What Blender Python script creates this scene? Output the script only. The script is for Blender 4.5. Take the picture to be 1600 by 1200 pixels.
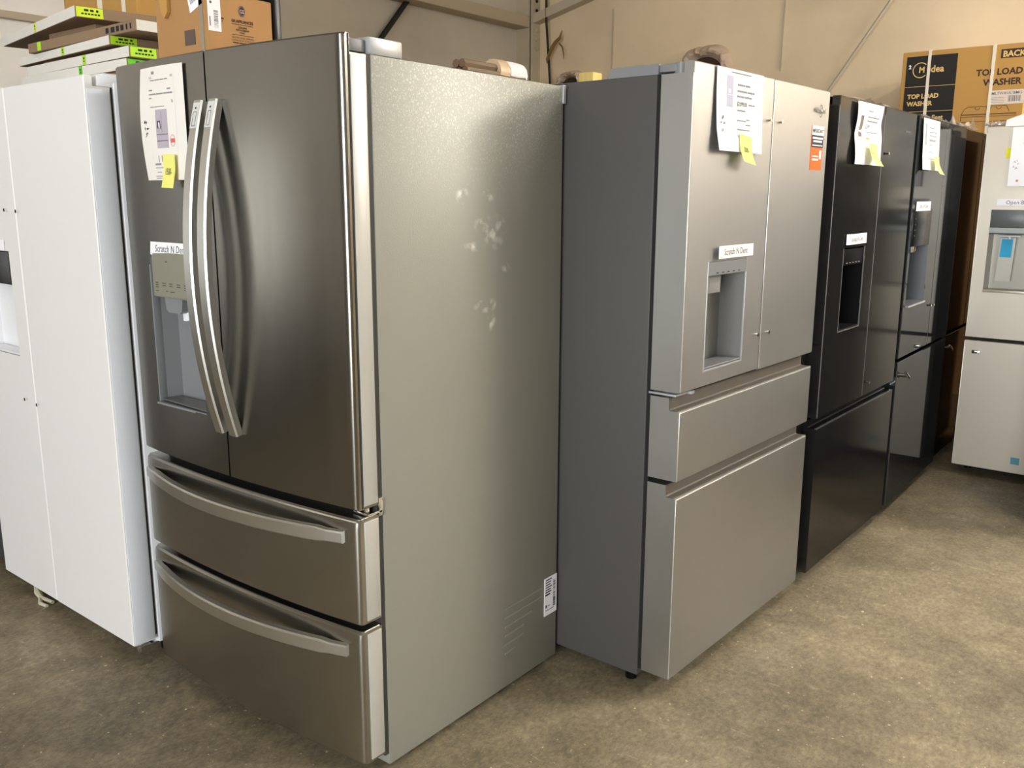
import bpy, bmesh, math, random
from mathutils import Vector, Matrix
random.seed(7)
for o in list(bpy.data.objects): bpy.data.objects.remove(o, do_unlink=True)
SC = bpy.context.scene
COL = SC.collection
PI = math.pi

# ---------------------------------------------------------------- camera
F_PX = 1409.92
cam_d = bpy.data.cameras.new('camera'); cam = bpy.data.objects.new('camera', cam_d); COL.objects.link(cam)
cam_d.sensor_fit = 'HORIZONTAL'; cam_d.sensor_width = 36.0; cam_d.lens = 36.0 * F_PX / 1600.0
cam_d.clip_start = 0.05; cam_d.clip_end = 60
YAW, PITCH, ROLL = 0.6637, -0.2062, 0.0033
_f = Vector((-math.sin(YAW)*math.cos(PITCH), math.cos(YAW)*math.cos(PITCH), math.sin(PITCH)))
_r = Vector((math.cos(YAW), math.sin(YAW), 0)); _u = _r.cross(_f)
_r2 = _r*math.cos(ROLL) + _u*math.sin(ROLL); _u2 = _u*math.cos(ROLL) - _r*math.sin(ROLL)
_m = Matrix((_r2, _u2, -_f)).transposed().to_4x4(); _m.translation = Vector((1.5042, -1.4245, 1.4381))
cam.matrix_world = _m
SC.camera = cam

# ---------------------------------------------------------------- world, exposure
w = bpy.data.worlds.new('world'); SC.world = w; w.use_nodes = True
w.node_tree.nodes['Background'].inputs[0].default_value = (1.0, 0.97, 0.92, 1)
w.node_tree.nodes['Background'].inputs[1].default_value = 0.05
SC.view_settings.view_transform = 'Standard'; SC.view_settings.look = 'None'
SC.view_settings.exposure = 0.88; SC.view_settings.gamma = 1.0; SC.view_settings.use_curve_mapping = False
LAMP_COL = (1.0, 0.93, 0.82); 
# x, y, z, rotation, strength of every hanging strip light
LAMPS = [(-1.9, -0.7, 3.3, 0.0, 5), (3.3, 4.3, 3.3, PI/2, 66), (1.9, 2.3, 3.4, PI/2, 46), (2.3, -3.2, 3.4, PI/2, 4),
         (-1.9, -4.2, 3.4, 0.0, 3), (4.6, 4.4, 3.4, PI/2, 190), (5.2, -1.2, 3.4, PI/2, 5)]
# added cool area light before the solid wall behind the camera
COOL_FILL = bpy.data.lights.new('cool_fill', 'AREA'); COOL_FILL.shape = 'RECTANGLE'; COOL_FILL.size = 3.6; COOL_FILL.size_y = 3.0; COOL_FILL.energy = 350; COOL_FILL.color = (.93, .97, 1.0)
cool_fill_ob = bpy.data.objects.new('cool_fill', COOL_FILL); COL.objects.link(cool_fill_ob); cool_fill_ob.location = (2.8, -7.95, 1.6); cool_fill_ob.rotation_euler = (PI/2, 0, 0)

# ---------------------------------------------------------------- materials
def lin(c):
    return tuple(((v/255)/12.92 if v/255 <= .04045 else ((v/255+.055)/1.055)**2.4) for v in c) + (1,)
MATS = {}
def mat(name, rgb, rough=.5, metal=0.0, spec=.5, bump=0.0, bscale=200, var=0.0, vscale=6, stretch=None, rvar=0.0, coat=0.0, emit=0, trans=0.0, ior=1.45, sheen=0, aniso=0):
    if name in MATS: return MATS[name]
    m = bpy.data.materials.new(name); m.use_nodes = True; nt = m.node_tree; N = nt.nodes; L = nt.links
    b = N['Principled BSDF']
    b.inputs['Base Color'].default_value = lin(rgb); b.inputs['Roughness'].default_value = rough
    b.inputs['Metallic'].default_value = metal; b.inputs['Specular IOR Level'].default_value = spec
    b.inputs['Coat Weight'].default_value = coat; b.inputs['Coat Roughness'].default_value = .06
    b.inputs['Transmission Weight'].default_value = trans; b.inputs['IOR'].default_value = ior
    if aniso: b.inputs['Anisotropic'].default_value = aniso
    if emit:
        b.inputs['Emission Color'].default_value = lin(rgb); b.inputs['Emission Strength'].default_value = emit
    tc = N.new('ShaderNodeTexCoord'); mp = N.new('ShaderNodeMapping')
    L.new(tc.outputs['Object'], mp.inputs[0])
    if stretch: mp.inputs['Scale'].default_value = stretch
    if var or rvar:
        n = N.new('ShaderNodeTexNoise'); n.inputs['Scale'].default_value = vscale; n.inputs['Detail'].default_value = 6
        L.new(mp.outputs[0], n.inputs['Vector'])
        if var:
            mx = N.new('ShaderNodeMix'); mx.data_type = 'RGBA'
            c = lin(rgb)
            mx.inputs[6].default_value = tuple(v*(1-var) for v in c[:3])+(1,); mx.inputs[7].default_value = tuple(min(1, v*(1+var)) for v in c[:3])+(1,)
            L.new(n.outputs['Fac'], mx.inputs[0]); L.new(mx.outputs[2], b.inputs['Base Color'])
        if rvar:
            mr = N.new('ShaderNodeMapRange'); mr.inputs[3].default_value = max(.02, rough-rvar); mr.inputs[4].default_value = rough+rvar
            L.new(n.outputs['Fac'], mr.inputs[0]); L.new(mr.outputs[0], b.inputs['Roughness'])
    if bump:
        n2 = N.new('ShaderNodeTexNoise'); n2.inputs['Scale'].default_value = bscale; n2.inputs['Detail'].default_value = 3
        L.new(mp.outputs[0], n2.inputs['Vector'])
        bp = N.new('ShaderNodeBump'); bp.inputs['Strength'].default_value = bump; bp.inputs['Distance'].default_value = .002
        L.new(n2.outputs['Fac'], bp.inputs['Height']); L.new(bp.outputs[0], b.inputs['Normal'])
    MATS[name] = m
    return m

# brushed steels: the brushing runs along the stretched axis
STEEL = mat('stainless_dark', (142, 139, 133), .24, 1.0, stretch=(9, 9, .25), var=.05, vscale=3, rvar=.03)
STEEL_H = mat('stainless_drawer', (168, 165, 158), .26, 1.0, stretch=(3, 3, .5), var=.04, vscale=3, rvar=.03)
HANDLE = mat('handle_silver', (214, 213, 208), .33, 1.0, rvar=.04, vscale=30)
A_TRIM = mat('silver_side_trim', (205, 204, 199), .35, .35, spec=.5)
BSTEEL = mat('brushed_steel_light', (176, 176, 175), .43, 1.0, var=.06, vscale=3, rvar=.06)
BCASE = mat('slate_case', (78, 76, 74), .45, 0, spec=.4, bump=.05, bscale=500)
BEIGE = mat('champagne_steel', (202, 193, 178), .33, .4, rvar=.03, vscale=3)
def gloss_dark(name, diff, gloss, rough):
    m = bpy.data.materials.new(name); m.use_nodes = True; N = m.node_tree.nodes; L = m.node_tree.links
    N.remove(N['Principled BSDF'])
    d = N.new('ShaderNodeBsdfDiffuse'); d.inputs['Color'].default_value = lin(diff)
    g = N.new('ShaderNodeBsdfGlossy'); g.inputs['Color'].default_value = tuple(gloss)+(1,)
    tc = N.new('ShaderNodeTexCoord'); n = N.new('ShaderNodeTexNoise'); n.inputs['Scale'].default_value = 4; n.inputs['Detail'].default_value = 5
    L.new(tc.outputs['Object'], n.inputs['Vector'])
    mr = N.new('ShaderNodeMapRange'); mr.inputs[3].default_value = rough*.7; mr.inputs[4].default_value = rough*1.5
    L.new(n.outputs['Fac'], mr.inputs[0]); L.new(mr.outputs[0], g.inputs['Roughness'])
    a = N.new('ShaderNodeAddShader'); L.new(d.outputs[0], a.inputs[0]); L.new(g.outputs[0], a.inputs[1]); L.new(a.outputs[0], N['Material Output'].inputs[0])
    return m
BLACKSS = gloss_dark('black_stainless', (22, 22, 23), (.155, .148, .135), .12)
BLACKGL = gloss_dark('black_gloss', (34, 35, 36), (.12, .12, .12), .045)
DARKBR = gloss_dark('dark_bronze_steel', (18, 15, 13), (.085, .07, .055), .08)
BLACKCASE = mat('black_case', (16, 16, 18), .35)
BLACKPL = mat('black_plastic', (10, 10, 11), .3, spec=.25)
DARK = mat('dark_recess', (20, 20, 20), .7)
GASKET = mat('gasket_grey', (58, 57, 55), .6)
GREYPL = mat('grey_plastic', (128, 130, 132), .4)
PANELPL = mat('control_panel_grey', (150, 148, 130), .3, .3)
SILVPL = mat('silver_plastic', (176, 178, 180), .35, .3)
CHROME = mat('chrome', (235, 235, 235), .08, 1.0)
WHITE = mat('white_enamel', (234, 232, 230), .42, 0, spec=.5, bump=.02, bscale=60)
WHITESIDE = mat('white_door_side', (236, 239, 246), .3)
WHITEPL = mat('white_plastic', (238, 239, 242), .35)
PAPER = mat('paper', (248, 247, 250), .8)
PAPER_W = mat('paper_warm', (240, 235, 228), .8)
YEL = mat('sticky_yellow', (242, 238, 130), .8)
YELP = mat('sticky_pale', (236, 236, 138), .8)
YELB = mat('flag_yellow', (240, 236, 40), .7)
INK = mat('ink', (30, 30, 34), .7)
INKG = mat('ink_grey', (150, 148, 150), .8)
INKB = mat('ink_blue', (120, 120, 205), .8)
INKR = mat('ink_red', (214, 110, 105), .8)
INKO = mat('ink_orange', (236, 180, 110), .8)
PIC = mat('print_fridge', (186, 176, 188), .7)
PIC2 = mat('print_fridge_blue', (196, 196, 218), .7)
PIC3 = mat('print_fridge_brown', (120, 108, 102), .7)
ORANGE = mat('sticker_orange', (255, 106, 22), .5)
NAVY = mat('sticker_navy', (28, 26, 44), .5)
CARD = mat('cardboard', (176, 132, 84), .85, var=.08, vscale=5, bump=.1, bscale=80)
CARD2 = mat('cardboard_kraft', (190, 145, 78), .85, var=.05, vscale=4, bump=.08, bscale=80)
CARDD = mat('cardboard_grey', (142, 118, 92), .9, var=.1, vscale=6)
CARDW = mat('carton_white', (222, 218, 210), .8, var=.04, vscale=9)
GREEN = mat('label_lime', (176, 226, 40), .6)
GREEN2 = mat('label_green', (96, 200, 30), .6)
PRINTBR = mat('print_dark_brown', (62, 44, 40), .8)
PRINTBLK = mat('print_black', (34, 30, 28), .75)
STRAP = mat('strap_white', (236, 226, 206), .5)
TAPE = mat('packing_tape', (150, 138, 118), .25)
FOAM = mat('white_foam', (240, 240, 242), .8, bump=.1, bscale=150)
WOOD = mat('pale_wood', (226, 200, 120), .7, stretch=(30, 30, 2), var=.2, vscale=4)
METALW = mat('painted_girt', (186, 172, 148), .6)
BLUETP = mat('blue_film', (20, 160, 205), .4)
BLUESQ = mat('blue_tape', (90, 150, 170), .5)
BROWNLEAF = mat('torn_brown', (128, 98, 48), .8)
CABLE = mat('cable_black', (26, 24, 22), .6)
PUTTY = mat('crinkled_facing', (196, 172, 150), .75, var=.12, vscale=14)

def wrap_mat():
    m = bpy.data.materials.new('clear_wrap'); m.use_nodes = True; nt = m.node_tree; N = nt.nodes; L = nt.links
    N.remove(N['Principled BSDF']); out = N['Material Output']
    t = N.new('ShaderNodeBsdfTransparent'); g = N.new('ShaderNodeBsdfGlossy'); d = N.new('ShaderNodeBsdfDiffuse')
    g.inputs['Roughness'].default_value = .12; d.inputs['Color'].default_value = (.75, .73, .7, 1)
    m1 = N.new('ShaderNodeMixShader'); m1.inputs[0].default_value = .35; m2 = N.new('ShaderNodeMixShader'); m2.inputs[0].default_value = .5
    L.new(g.outputs[0], m1.inputs[1]); L.new(d.outputs[0], m1.inputs[2]); L.new(t.outputs[0], m2.inputs[1]); L.new(m1.outputs[0], m2.inputs[2])
    L.new(m2.outputs[0], out.inputs[0]); return m
WRAP = wrap_mat()

def node_mat(name):
    m = bpy.data.materials.new(name); m.use_nodes = True
    nt = m.node_tree; return m, nt.nodes, nt.links, nt.nodes['Principled BSDF']

def ramp(N, stops):
    r = N.new('ShaderNodeValToRGB')
    while len(r.color_ramp.elements) < len(stops): r.color_ramp.elements.new(.5)
    for e, (p, c) in zip(r.color_ramp.elements, stops): e.position = p; e.color = lin(c) if len(c) == 3 else c
    return r

def concrete():
    m, N, L, b = node_mat('concrete_floor')
    tc = N.new('ShaderNodeTexCoord')
    n1 = N.new('ShaderNodeTexNoise'); n1.inputs['Scale'].default_value = 1.7; n1.inputs['Detail'].default_value = 9; n1.inputs['Roughness'].default_value = .62
    n2 = N.new('ShaderNodeTexNoise'); n2.inputs['Scale'].default_value = 9; n2.inputs['Detail'].default_value = 15; n2.inputs['Roughness'].default_value = .88
    n3 = N.new('ShaderNodeTexNoise'); n3.inputs['Scale'].default_value = 60; n3.inputs['Detail'].default_value = 4
    for n in (n1, n2, n3): L.new(tc.outputs['Object'], n.inputs['Vector'])
    r1 = ramp(N, [(.34, (78, 70, 55)), (.46, (126, 115, 94)), (.58, (178, 163, 136))])
    r2 = ramp(N, [(.36, (82, 73, 57)), (.47, (132, 120, 98)), (.56, (158, 145, 118)), (.66, (208, 192, 158))])
    L.new(n1.outputs['Fac'], r1.inputs[0]); L.new(n2.outputs['Fac'], r2.inputs[0])
    mx = N.new('ShaderNodeMix'); mx.data_type = 'RGBA'; mx.inputs[0].default_value = .58
    L.new(r1.outputs[0], mx.inputs[6]); L.new(r2.outputs[0], mx.inputs[7])
    # pale chips and scrapes
    r3 = ramp(N, [(.68, (0, 0, 0, 1)), (.72, (1, 1, 1, 1))]); L.new(n3.outputs['Fac'], r3.inputs[0])
    mx2 = N.new('ShaderNodeMix'); mx2.data_type = 'RGBA'; mx2.inputs[7].default_value = lin((222, 210, 180))
    L.new(r3.outputs[0], mx2.inputs[0]); L.new(mx.outputs[2], mx2.inputs[6])
    # fine sandy grain, dark and pale
    n4 = N.new('ShaderNodeTexNoise'); n4.inputs['Scale'].default_value = 75; n4.inputs['Detail'].default_value = 8; n4.inputs['Roughness'].default_value = .75
    mp4 = N.new('ShaderNodeMapping'); mp4.inputs['Scale'].default_value = (1.0, .55, 1.0); mp4.inputs['Rotation'].default_value = (0, 0, .5)
    L.new(tc.outputs['Object'], mp4.inputs[0]); L.new(mp4.outputs[0], n4.inputs['Vector'])
    r5 = ramp(N, [(.36, (.52, .50, .47, 1)), (.5, (.95, .95, .95, 1)), (.62, (1.35, 1.33, 1.27, 1))]); L.new(n4.outputs['Fac'], r5.inputs[0])
    mg = N.new('ShaderNodeMix'); mg.data_type = 'RGBA'; mg.blend_type = 'MULTIPLY'; mg.clamp_result = False; mg.inputs[0].default_value = .62
    L.new(mx2.outputs[2], mg.inputs[6]); L.new(r5.outputs[0], mg.inputs[7]); mx2 = mg
    # pale scrapes: thin streaks of a stretched noise
    mp5 = N.new('ShaderNodeMapping'); mp5.inputs['Scale'].default_value = (3.0, 22.0, 1.0); mp5.inputs['Rotation'].default_value = (0, 0, -.7)
    n5 = N.new('ShaderNodeTexNoise'); n5.inputs['Scale'].default_value = 1.6; n5.inputs['Detail'].default_value = 6; n5.inputs['Roughness'].default_value = .7
    L.new(tc.outputs['Object'], mp5.inputs[0]); L.new(mp5.outputs[0], n5.inputs['Vector'])
    r6 = ramp(N, [(.64, (0, 0, 0, 1)), (.72, (.6, .6, .6, 1))]); L.new(n5.outputs['Fac'], r6.inputs[0])
    ms = N.new('ShaderNodeMix'); ms.data_type = 'RGBA'; ms.inputs[7].default_value = lin((214, 198, 164))
    L.new(r6.outputs[0], ms.inputs[0]); L.new(mx2.outputs[2], ms.inputs[6]); mx2 = ms
    # hairline cracks
    v = N.new('ShaderNodeTexVoronoi'); v.feature = 'DISTANCE_TO_EDGE'; v.inputs['Scale'].default_value = .55
    nd = N.new('ShaderNodeTexNoise'); nd.inputs['Scale'].default_value = 2.5; nd.inputs['Detail'].default_value = 5
    L.new(tc.outputs['Object'], nd.inputs['Vector'])
    va = N.new('ShaderNodeVectorMath'); va.operation = 'MULTIPLY_ADD'; va.inputs[1].default_value = (.5, .5, .5)
    L.new(nd.outputs['Color'], va.inputs[0]); L.new(tc.outputs['Object'], va.inputs[2]); L.new(va.outputs[0], v.inputs['Vector'])
    r4 = ramp(N, [(0.0, (.07, .07, .07, 1)), (.002, (0, 0, 0, 1))]); L.new(v.outputs['Distance'], r4.inputs[0])
    mx3 = N.new('ShaderNodeMix'); mx3.data_type = 'RGBA'; mx3.inputs[7].default_value = lin((206, 190, 156))
    L.new(r4.outputs[0], mx3.inputs[0]); L.new(mx2.outputs[2], mx3.inputs[6])
    L.new(mx3.outputs[2], b.inputs['Base Color'])
    mr = N.new('ShaderNodeMapRange'); mr.inputs[3].default_value = .38; mr.inputs[4].default_value = .68
    L.new(n2.outputs['Fac'], mr.inputs[0]); L.new(mr.outputs[0], b.inputs['Roughness'])
    bp = N.new('ShaderNodeBump'); bp.inputs['Strength'].default_value = .25; bp.inputs['Distance'].default_value = .004
    L.new(n2.outputs['Fac'], bp.inputs['Height']); L.new(bp.outputs[0], b.inputs['Normal'])
    return m

def wall_mat(name, rgb):
    m, N, L, b = node_mat(name)
    tc = N.new('ShaderNodeTexCoord')
    n1 = N.new('ShaderNodeTexNoise'); n1.inputs['Scale'].default_value = 1.1; n1.inputs['Detail'].default_value = 5
    L.new(tc.outputs['Object'], n1.inputs['Vector'])
    c = rgb
    r1 = ramp(N, [(.3, tuple(int(v*.93) for v in c)), (.7, tuple(min(255, int(v*1.04)) for v in c))])
    L.new(n1.outputs['Fac'], r1.inputs[0]); L.new(r1.outputs[0], b.inputs['Base Color'])
    b.inputs['Roughness'].default_value = .75
    n2 = N.new('ShaderNodeTexNoise'); n2.inputs['Scale'].default_value = 2.2; n2.inputs['Detail'].default_value = 4
    L.new(tc.outputs['Object'], n2.inputs['Vector'])
    bp = N.new('ShaderNodeBump'); bp.inputs['Strength'].default_value = .35; bp.inputs['Distance'].default_value = .03
    L.new(n2.outputs['Fac'], bp.inputs['Height']); L.new(bp.outputs[0], b.inputs['Normal'])
    return m
WALL1 = wall_mat('wall_facing_grey', (196, 186, 168)); WALL2 = wall_mat('wall_facing_tan', (230, 208, 174)); WALL3 = wall_mat('wall_far', (158, 155, 150))
FLOORM = concrete()

def case_mat():
    """textured grey paint of the near refrigerator with rub marks"""
    m, N, L, b = node_mat('textured_grey_paint')
    tc = N.new('ShaderNodeTexCoord')
    b.inputs['Base Color'].default_value = lin((152, 151, 140)); b.inputs['Metallic'].default_value = .15
    b.inputs['Roughness'].default_value = .42
    n = N.new('ShaderNodeTexNoise'); n.inputs['Scale'].default_value = 260; n.inputs['Detail'].default_value = 2
    L.new(tc.outputs['Object'], n.inputs['Vector'])
    bp = N.new('ShaderNodeBump'); bp.inputs['Strength'].default_value = .28; bp.inputs['Distance'].default_value = .001
    L.new(n.outputs['Fac'], bp.inputs['Height']); L.new(bp.outputs[0], b.inputs['Normal'])
    # scuffs: each (y, z, ry, rz) an elliptic rub patch broken up by noise
    sep = N.new('ShaderNodeSeparateXYZ'); L.new(tc.outputs['Object'], sep.inputs[0])
    nb = N.new('ShaderNodeTexNoise'); nb.inputs['Scale'].default_value = 34; nb.inputs['Detail'].default_value = 6; L.new(tc.outputs['Object'], nb.inputs['Vector'])
    acc = None
    def mth(op, a, bb):
        q = N.new('ShaderNodeMath'); q.operation = op
        for i, s in enumerate((a, bb)):
            if isinstance(s, (int, float)): q.inputs[i].default_value = s
            else: L.new(s, q.inputs[i])
        return q.outputs[0]
    for (y, z, ry, rz) in SCUFFS:
        dy = mth('DIVIDE', mth('SUBTRACT', sep.outputs[1], y), ry); dz = mth('DIVIDE', mth('SUBTRACT', sep.outputs[2], z), rz)
        d = mth('SUBTRACT', 1.0, mth('ADD', mth('MULTIPLY', dy, dy), mth('MULTIPLY', dz, dz)))
        d = mth('MAXIMUM', d, 0.0)
        acc = d if acc is None else mth('MAXIMUM', acc, d)
    brk = N.new('ShaderNodeMapRange'); brk.inputs[1].default_value = .46; brk.inputs[2].default_value = .66; L.new(nb.outputs['Fac'], brk.inputs[0])
    fac = mth('MULTIPLY', mth('MULTIPLY', acc, brk.outputs[0]), .8)
    # fine pale dusty grains, kept to the top: grazing-light sparkle painted in
    nd = N.new('ShaderNodeTexNoise'); nd.inputs['Scale'].default_value = 210; nd.inputs['Detail'].default_value = 3; L.new(tc.outputs['Object'], nd.inputs['Vector'])
    nl = N.new('ShaderNodeTexNoise'); nl.inputs['Scale'].default_value = 5; L.new(tc.outputs['Object'], nl.inputs['Vector'])
    dz1 = N.new('ShaderNodeMapRange'); dz1.inputs[1].default_value = 1.42; dz1.inputs[2].default_value = 1.74; L.new(sep.outputs[2], dz1.inputs[0])
    dd = N.new('ShaderNodeMapRange'); dd.inputs[1].default_value = .54; dd.inputs[2].default_value = .68; L.new(nd.outputs['Fac'], dd.inputs[0])
    dust_glint = mth('MULTIPLY', mth('MULTIPLY', dd.outputs[0], dz1.outputs[0]), mth('MULTIPLY', nl.outputs['Fac'], .85))
    fac = mth('MAXIMUM', fac, dust_glint)
    mx = N.new('ShaderNodeMix'); mx.data_type = 'RGBA'; mx.inputs[6].default_value = lin((152, 151, 140)); mx.inputs[7].default_value = lin((228, 228, 222))
    L.new(fac, mx.inputs[0]); L.new(mx.outputs[2], b.inputs['Base Color'])
    return m
SCUFFS = [(.30, 1.435, .03, .022), (.40, 1.44, .03, .02), (.42, 1.345, .06, .05), (.33, 1.31, .045, .014), (.47, 1.25, .02, .014), (.39, 1.155, .055, .02), (.41, 1.11, .022, .026), (.37, 1.365, .035, .018)]
ACASE = case_mat()

# ---------------------------------------------------------------- mesh helpers
class MB:
    def __init__(s): s.bm = bmesh.new()
    def box(s, x0, x1, y0, y1, z0, z1, bev=0.0, seg=2):
        if x1 < x0: x0, x1 = x1, x0
        if y1 < y0: y0, y1 = y1, y0
        if z1 < z0: z0, z1 = z1, z0
        vs = [s.bm.verts.new((x, y, z)) for x in (x0, x1) for y in (y0, y1) for z in (z0, z1)]
        fs = [(0, 1, 3, 2), (4, 6, 7, 5), (0, 4, 5, 1), (2, 3, 7, 6), (0, 2, 6, 4), (1, 5, 7, 3)]
        faces = [s.bm.faces.new([vs[i] for i in f]) for f in fs]
        if bev > 0:
            es = list({e for f in faces for e in f.edges})
            bmesh.ops.bevel(s.bm, geom=es, offset=bev, segments=seg, affect='EDGES', profile=.5)
        return s
    def prism(s, prof, a0, a1, axis='x'):
        """profile of 2-d points extruded along axis; x: (y,z)  y: (x,z)  z: (x,y)"""
        def P(p, a): return {'x': (a, p[0], p[1]), 'y': (p[0], a, p[1]), 'z': (p[0], p[1], a)}[axis]
        A = [s.bm.verts.new(P(p, a0)) for p in prof]; B = [s.bm.verts.new(P(p, a1)) for p in prof]
        n = len(prof)
        s.bm.faces.new(A); s.bm.faces.new(B[::-1])
        for i in range(n): s.bm.faces.new((A[i], B[i], B[(i+1) % n], A[(i+1) % n]))
        return s
    def sweep(s, pts, frames, sec):
        """sec: 2-d section points; frames: list of (a,b) axis vectors for each path point"""
        rings = []
        for p, (a, b) in zip(pts, frames):
            rings.append([s.bm.verts.new(Vector(p) + Vector(a)*q[0] + Vector(b)*q[1]) for q in sec])
        n = len(sec)
        for r0, r1 in zip(rings, rings[1:]):
            for i in range(n): s.bm.faces.new((r0[i], r0[(i+1) % n], r1[(i+1) % n], r1[i]))
        s.bm.faces.new(rings[0][::-1]); s.bm.faces.new(rings[-1])
        return s
    def tube(s, pts, r, seg=10, closed_caps=True):
        pts = [Vector(p) for p in pts]; rings = []
        ref = Vector((0, 0, 1))
        for i, p in enumerate(pts):
            t = (pts[min(i+1, len(pts)-1)] - pts[max(i-1, 0)]).normalized()
            if abs(t.dot(ref)) > .95: ref = Vector((1, 0, 0))
            a = t.cross(ref).normalized(); b = t.cross(a).normalized()
            rr = r[i] if isinstance(r, (list, tuple)) else r
            rings.append([s.bm.verts.new(p + a*rr*math.cos(2*PI*k/seg) + b*rr*math.sin(2*PI*k/seg)) for k in range(seg)])
        for r0, r1 in zip(rings, rings[1:]):
            for i in range(seg): s.bm.faces.new((r0[i], r0[(i+1) % seg], r1[(i+1) % seg], r1[i]))
        if closed_caps: s.bm.faces.new(rings[0][::-1]); s.bm.faces.new(rings[-1])
        return s
    def quad(s, *p):
        s.bm.faces.new([s.bm.verts.new(q) for q in p]); return s
    def slab(s, xs, zs, fy, yb, fz=None, hole=None, inner=None, depth=.09, taper=0.0):
        """door slab: front surface y=fy(x)+fz(z), flat back at yb; hole=(x0,x1,z0,z1) must lie on xs / zs; inner = MB that gets the recess"""
        bm = s.bm; fz = fz or (lambda z: 0)
        Fv = [[bm.verts.new((x, fy(x)+fz(z), z)) for z in zs] for x in xs]
        nx, nz = len(xs), len(zs); e = 1e-6
        def inh(i, j): return hole and hole[0]-e <= xs[i] and xs[i+1] <= hole[1]+e and hole[2]-e <= zs[j] and zs[j+1] <= hole[3]+e
        for i in range(nx-1):
            for j in range(nz-1):
                if not inh(i, j): bm.faces.new((Fv[i][j], Fv[i+1][j], Fv[i+1][j+1], Fv[i][j+1]))
        bk = [bm.verts.new((x, yb, z)) for x, z in ((xs[0], zs[0]), (xs[-1], zs[0]), (xs[-1], zs[-1]), (xs[0], zs[-1]))]
        bm.faces.new((bk[0], bk[3], bk[2], bk[1]))
        bm.faces.new([Fv[i][0] for i in range(nx)][::-1] + [bk[0], bk[1]])
        bm.faces.new([Fv[i][-1] for i in range(nx)] + [bk[2], bk[3]])
        bm.faces.new([Fv[0][j] for j in range(nz)] + [bk[3], bk[0]])
        bm.faces.new([Fv[-1][j] for j in range(nz)][::-1] + [bk[1], bk[2]])
        if hole and inner is not None:
            hx = [x for x in xs if hole[0]-e <= x <= hole[1]+e]
            yd = max(fy(x) for x in hx) + depth
            ib = inner.bm; x0, x1, z0, z1 = hole
            def q(*p): ib.faces.new([ib.verts.new(v) for v in p])
            a, b = fy(x0), fy(x1); tp = taper
            q((x0, a, z0), (x0, a, z1), (x0+tp, yd, z1-tp), (x0+tp, yd, z0+tp*.4))
            q((x1, b, z0), (x1-tp, yd, z0+tp*.4), (x1-tp, yd, z1-tp), (x1, b, z1))
            q((x0+tp, yd, z0+tp*.4), (x0+tp, yd, z1-tp), (x1-tp, yd, z1-tp), (x1-tp, yd, z0+tp*.4))
            fr = [(x, fy(x), z1) for x in hx]; ib.faces.new([ib.verts.new(v) for v in fr + [(x1-tp, yd, z1-tp), (x0+tp, yd, z1-tp)]])
            fr = [(x, fy(x), z0) for x in hx]; ib.faces.new([ib.verts.new(v) for v in fr[::-1] + [(x0+tp, yd, z0+tp*.4), (x1-tp, yd, z0+tp*.4)]])
        return s
    def build(s, name, m, parent=None, smooth=True, ang=35, recalc=True):
        if recalc: bmesh.ops.recalc_face_normals(s.bm, faces=s.bm.faces)
        me = bpy.data.meshes.new(name); s.bm.to_mesh(me); s.bm.free()
        me.materials.append(m)
        if smooth:
            me.polygons.foreach_set('use_smooth', [True]*len(me.polygons)); me.set_sharp_from_angle(angle=math.radians(ang))
        o = bpy.data.objects.new(name, me); COL.objects.link(o)
        if parent is not None: o.parent = parent
        return o

def tag(o, label=None, cat=None, group=None, kind=None):
    if label: o['label'] = label
    if cat: o['category'] = cat
    if group: o['group'] = group
    if kind: o['kind'] = kind
    return o
def empty(name, loc, rz, label, cat, group=None):
    o = bpy.data.objects.new(name, None); COL.objects.link(o); o.empty_display_size = .1
    o.location = loc; o.rotation_euler = (0, 0, rz); return tag(o, label, cat, group)
def struct(o): o['kind'] = 'structure'; return o

def frange(a, b, n): return [a + (b-a)*i/n for i in range(n+1)]
def merge_sorted(*ls):
    v = sorted(x for l in ls for x in l); out = [v[0]]
    for x in v[1:]:
        if x - out[-1] > 1e-5: out.append(x)
    return out

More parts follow.
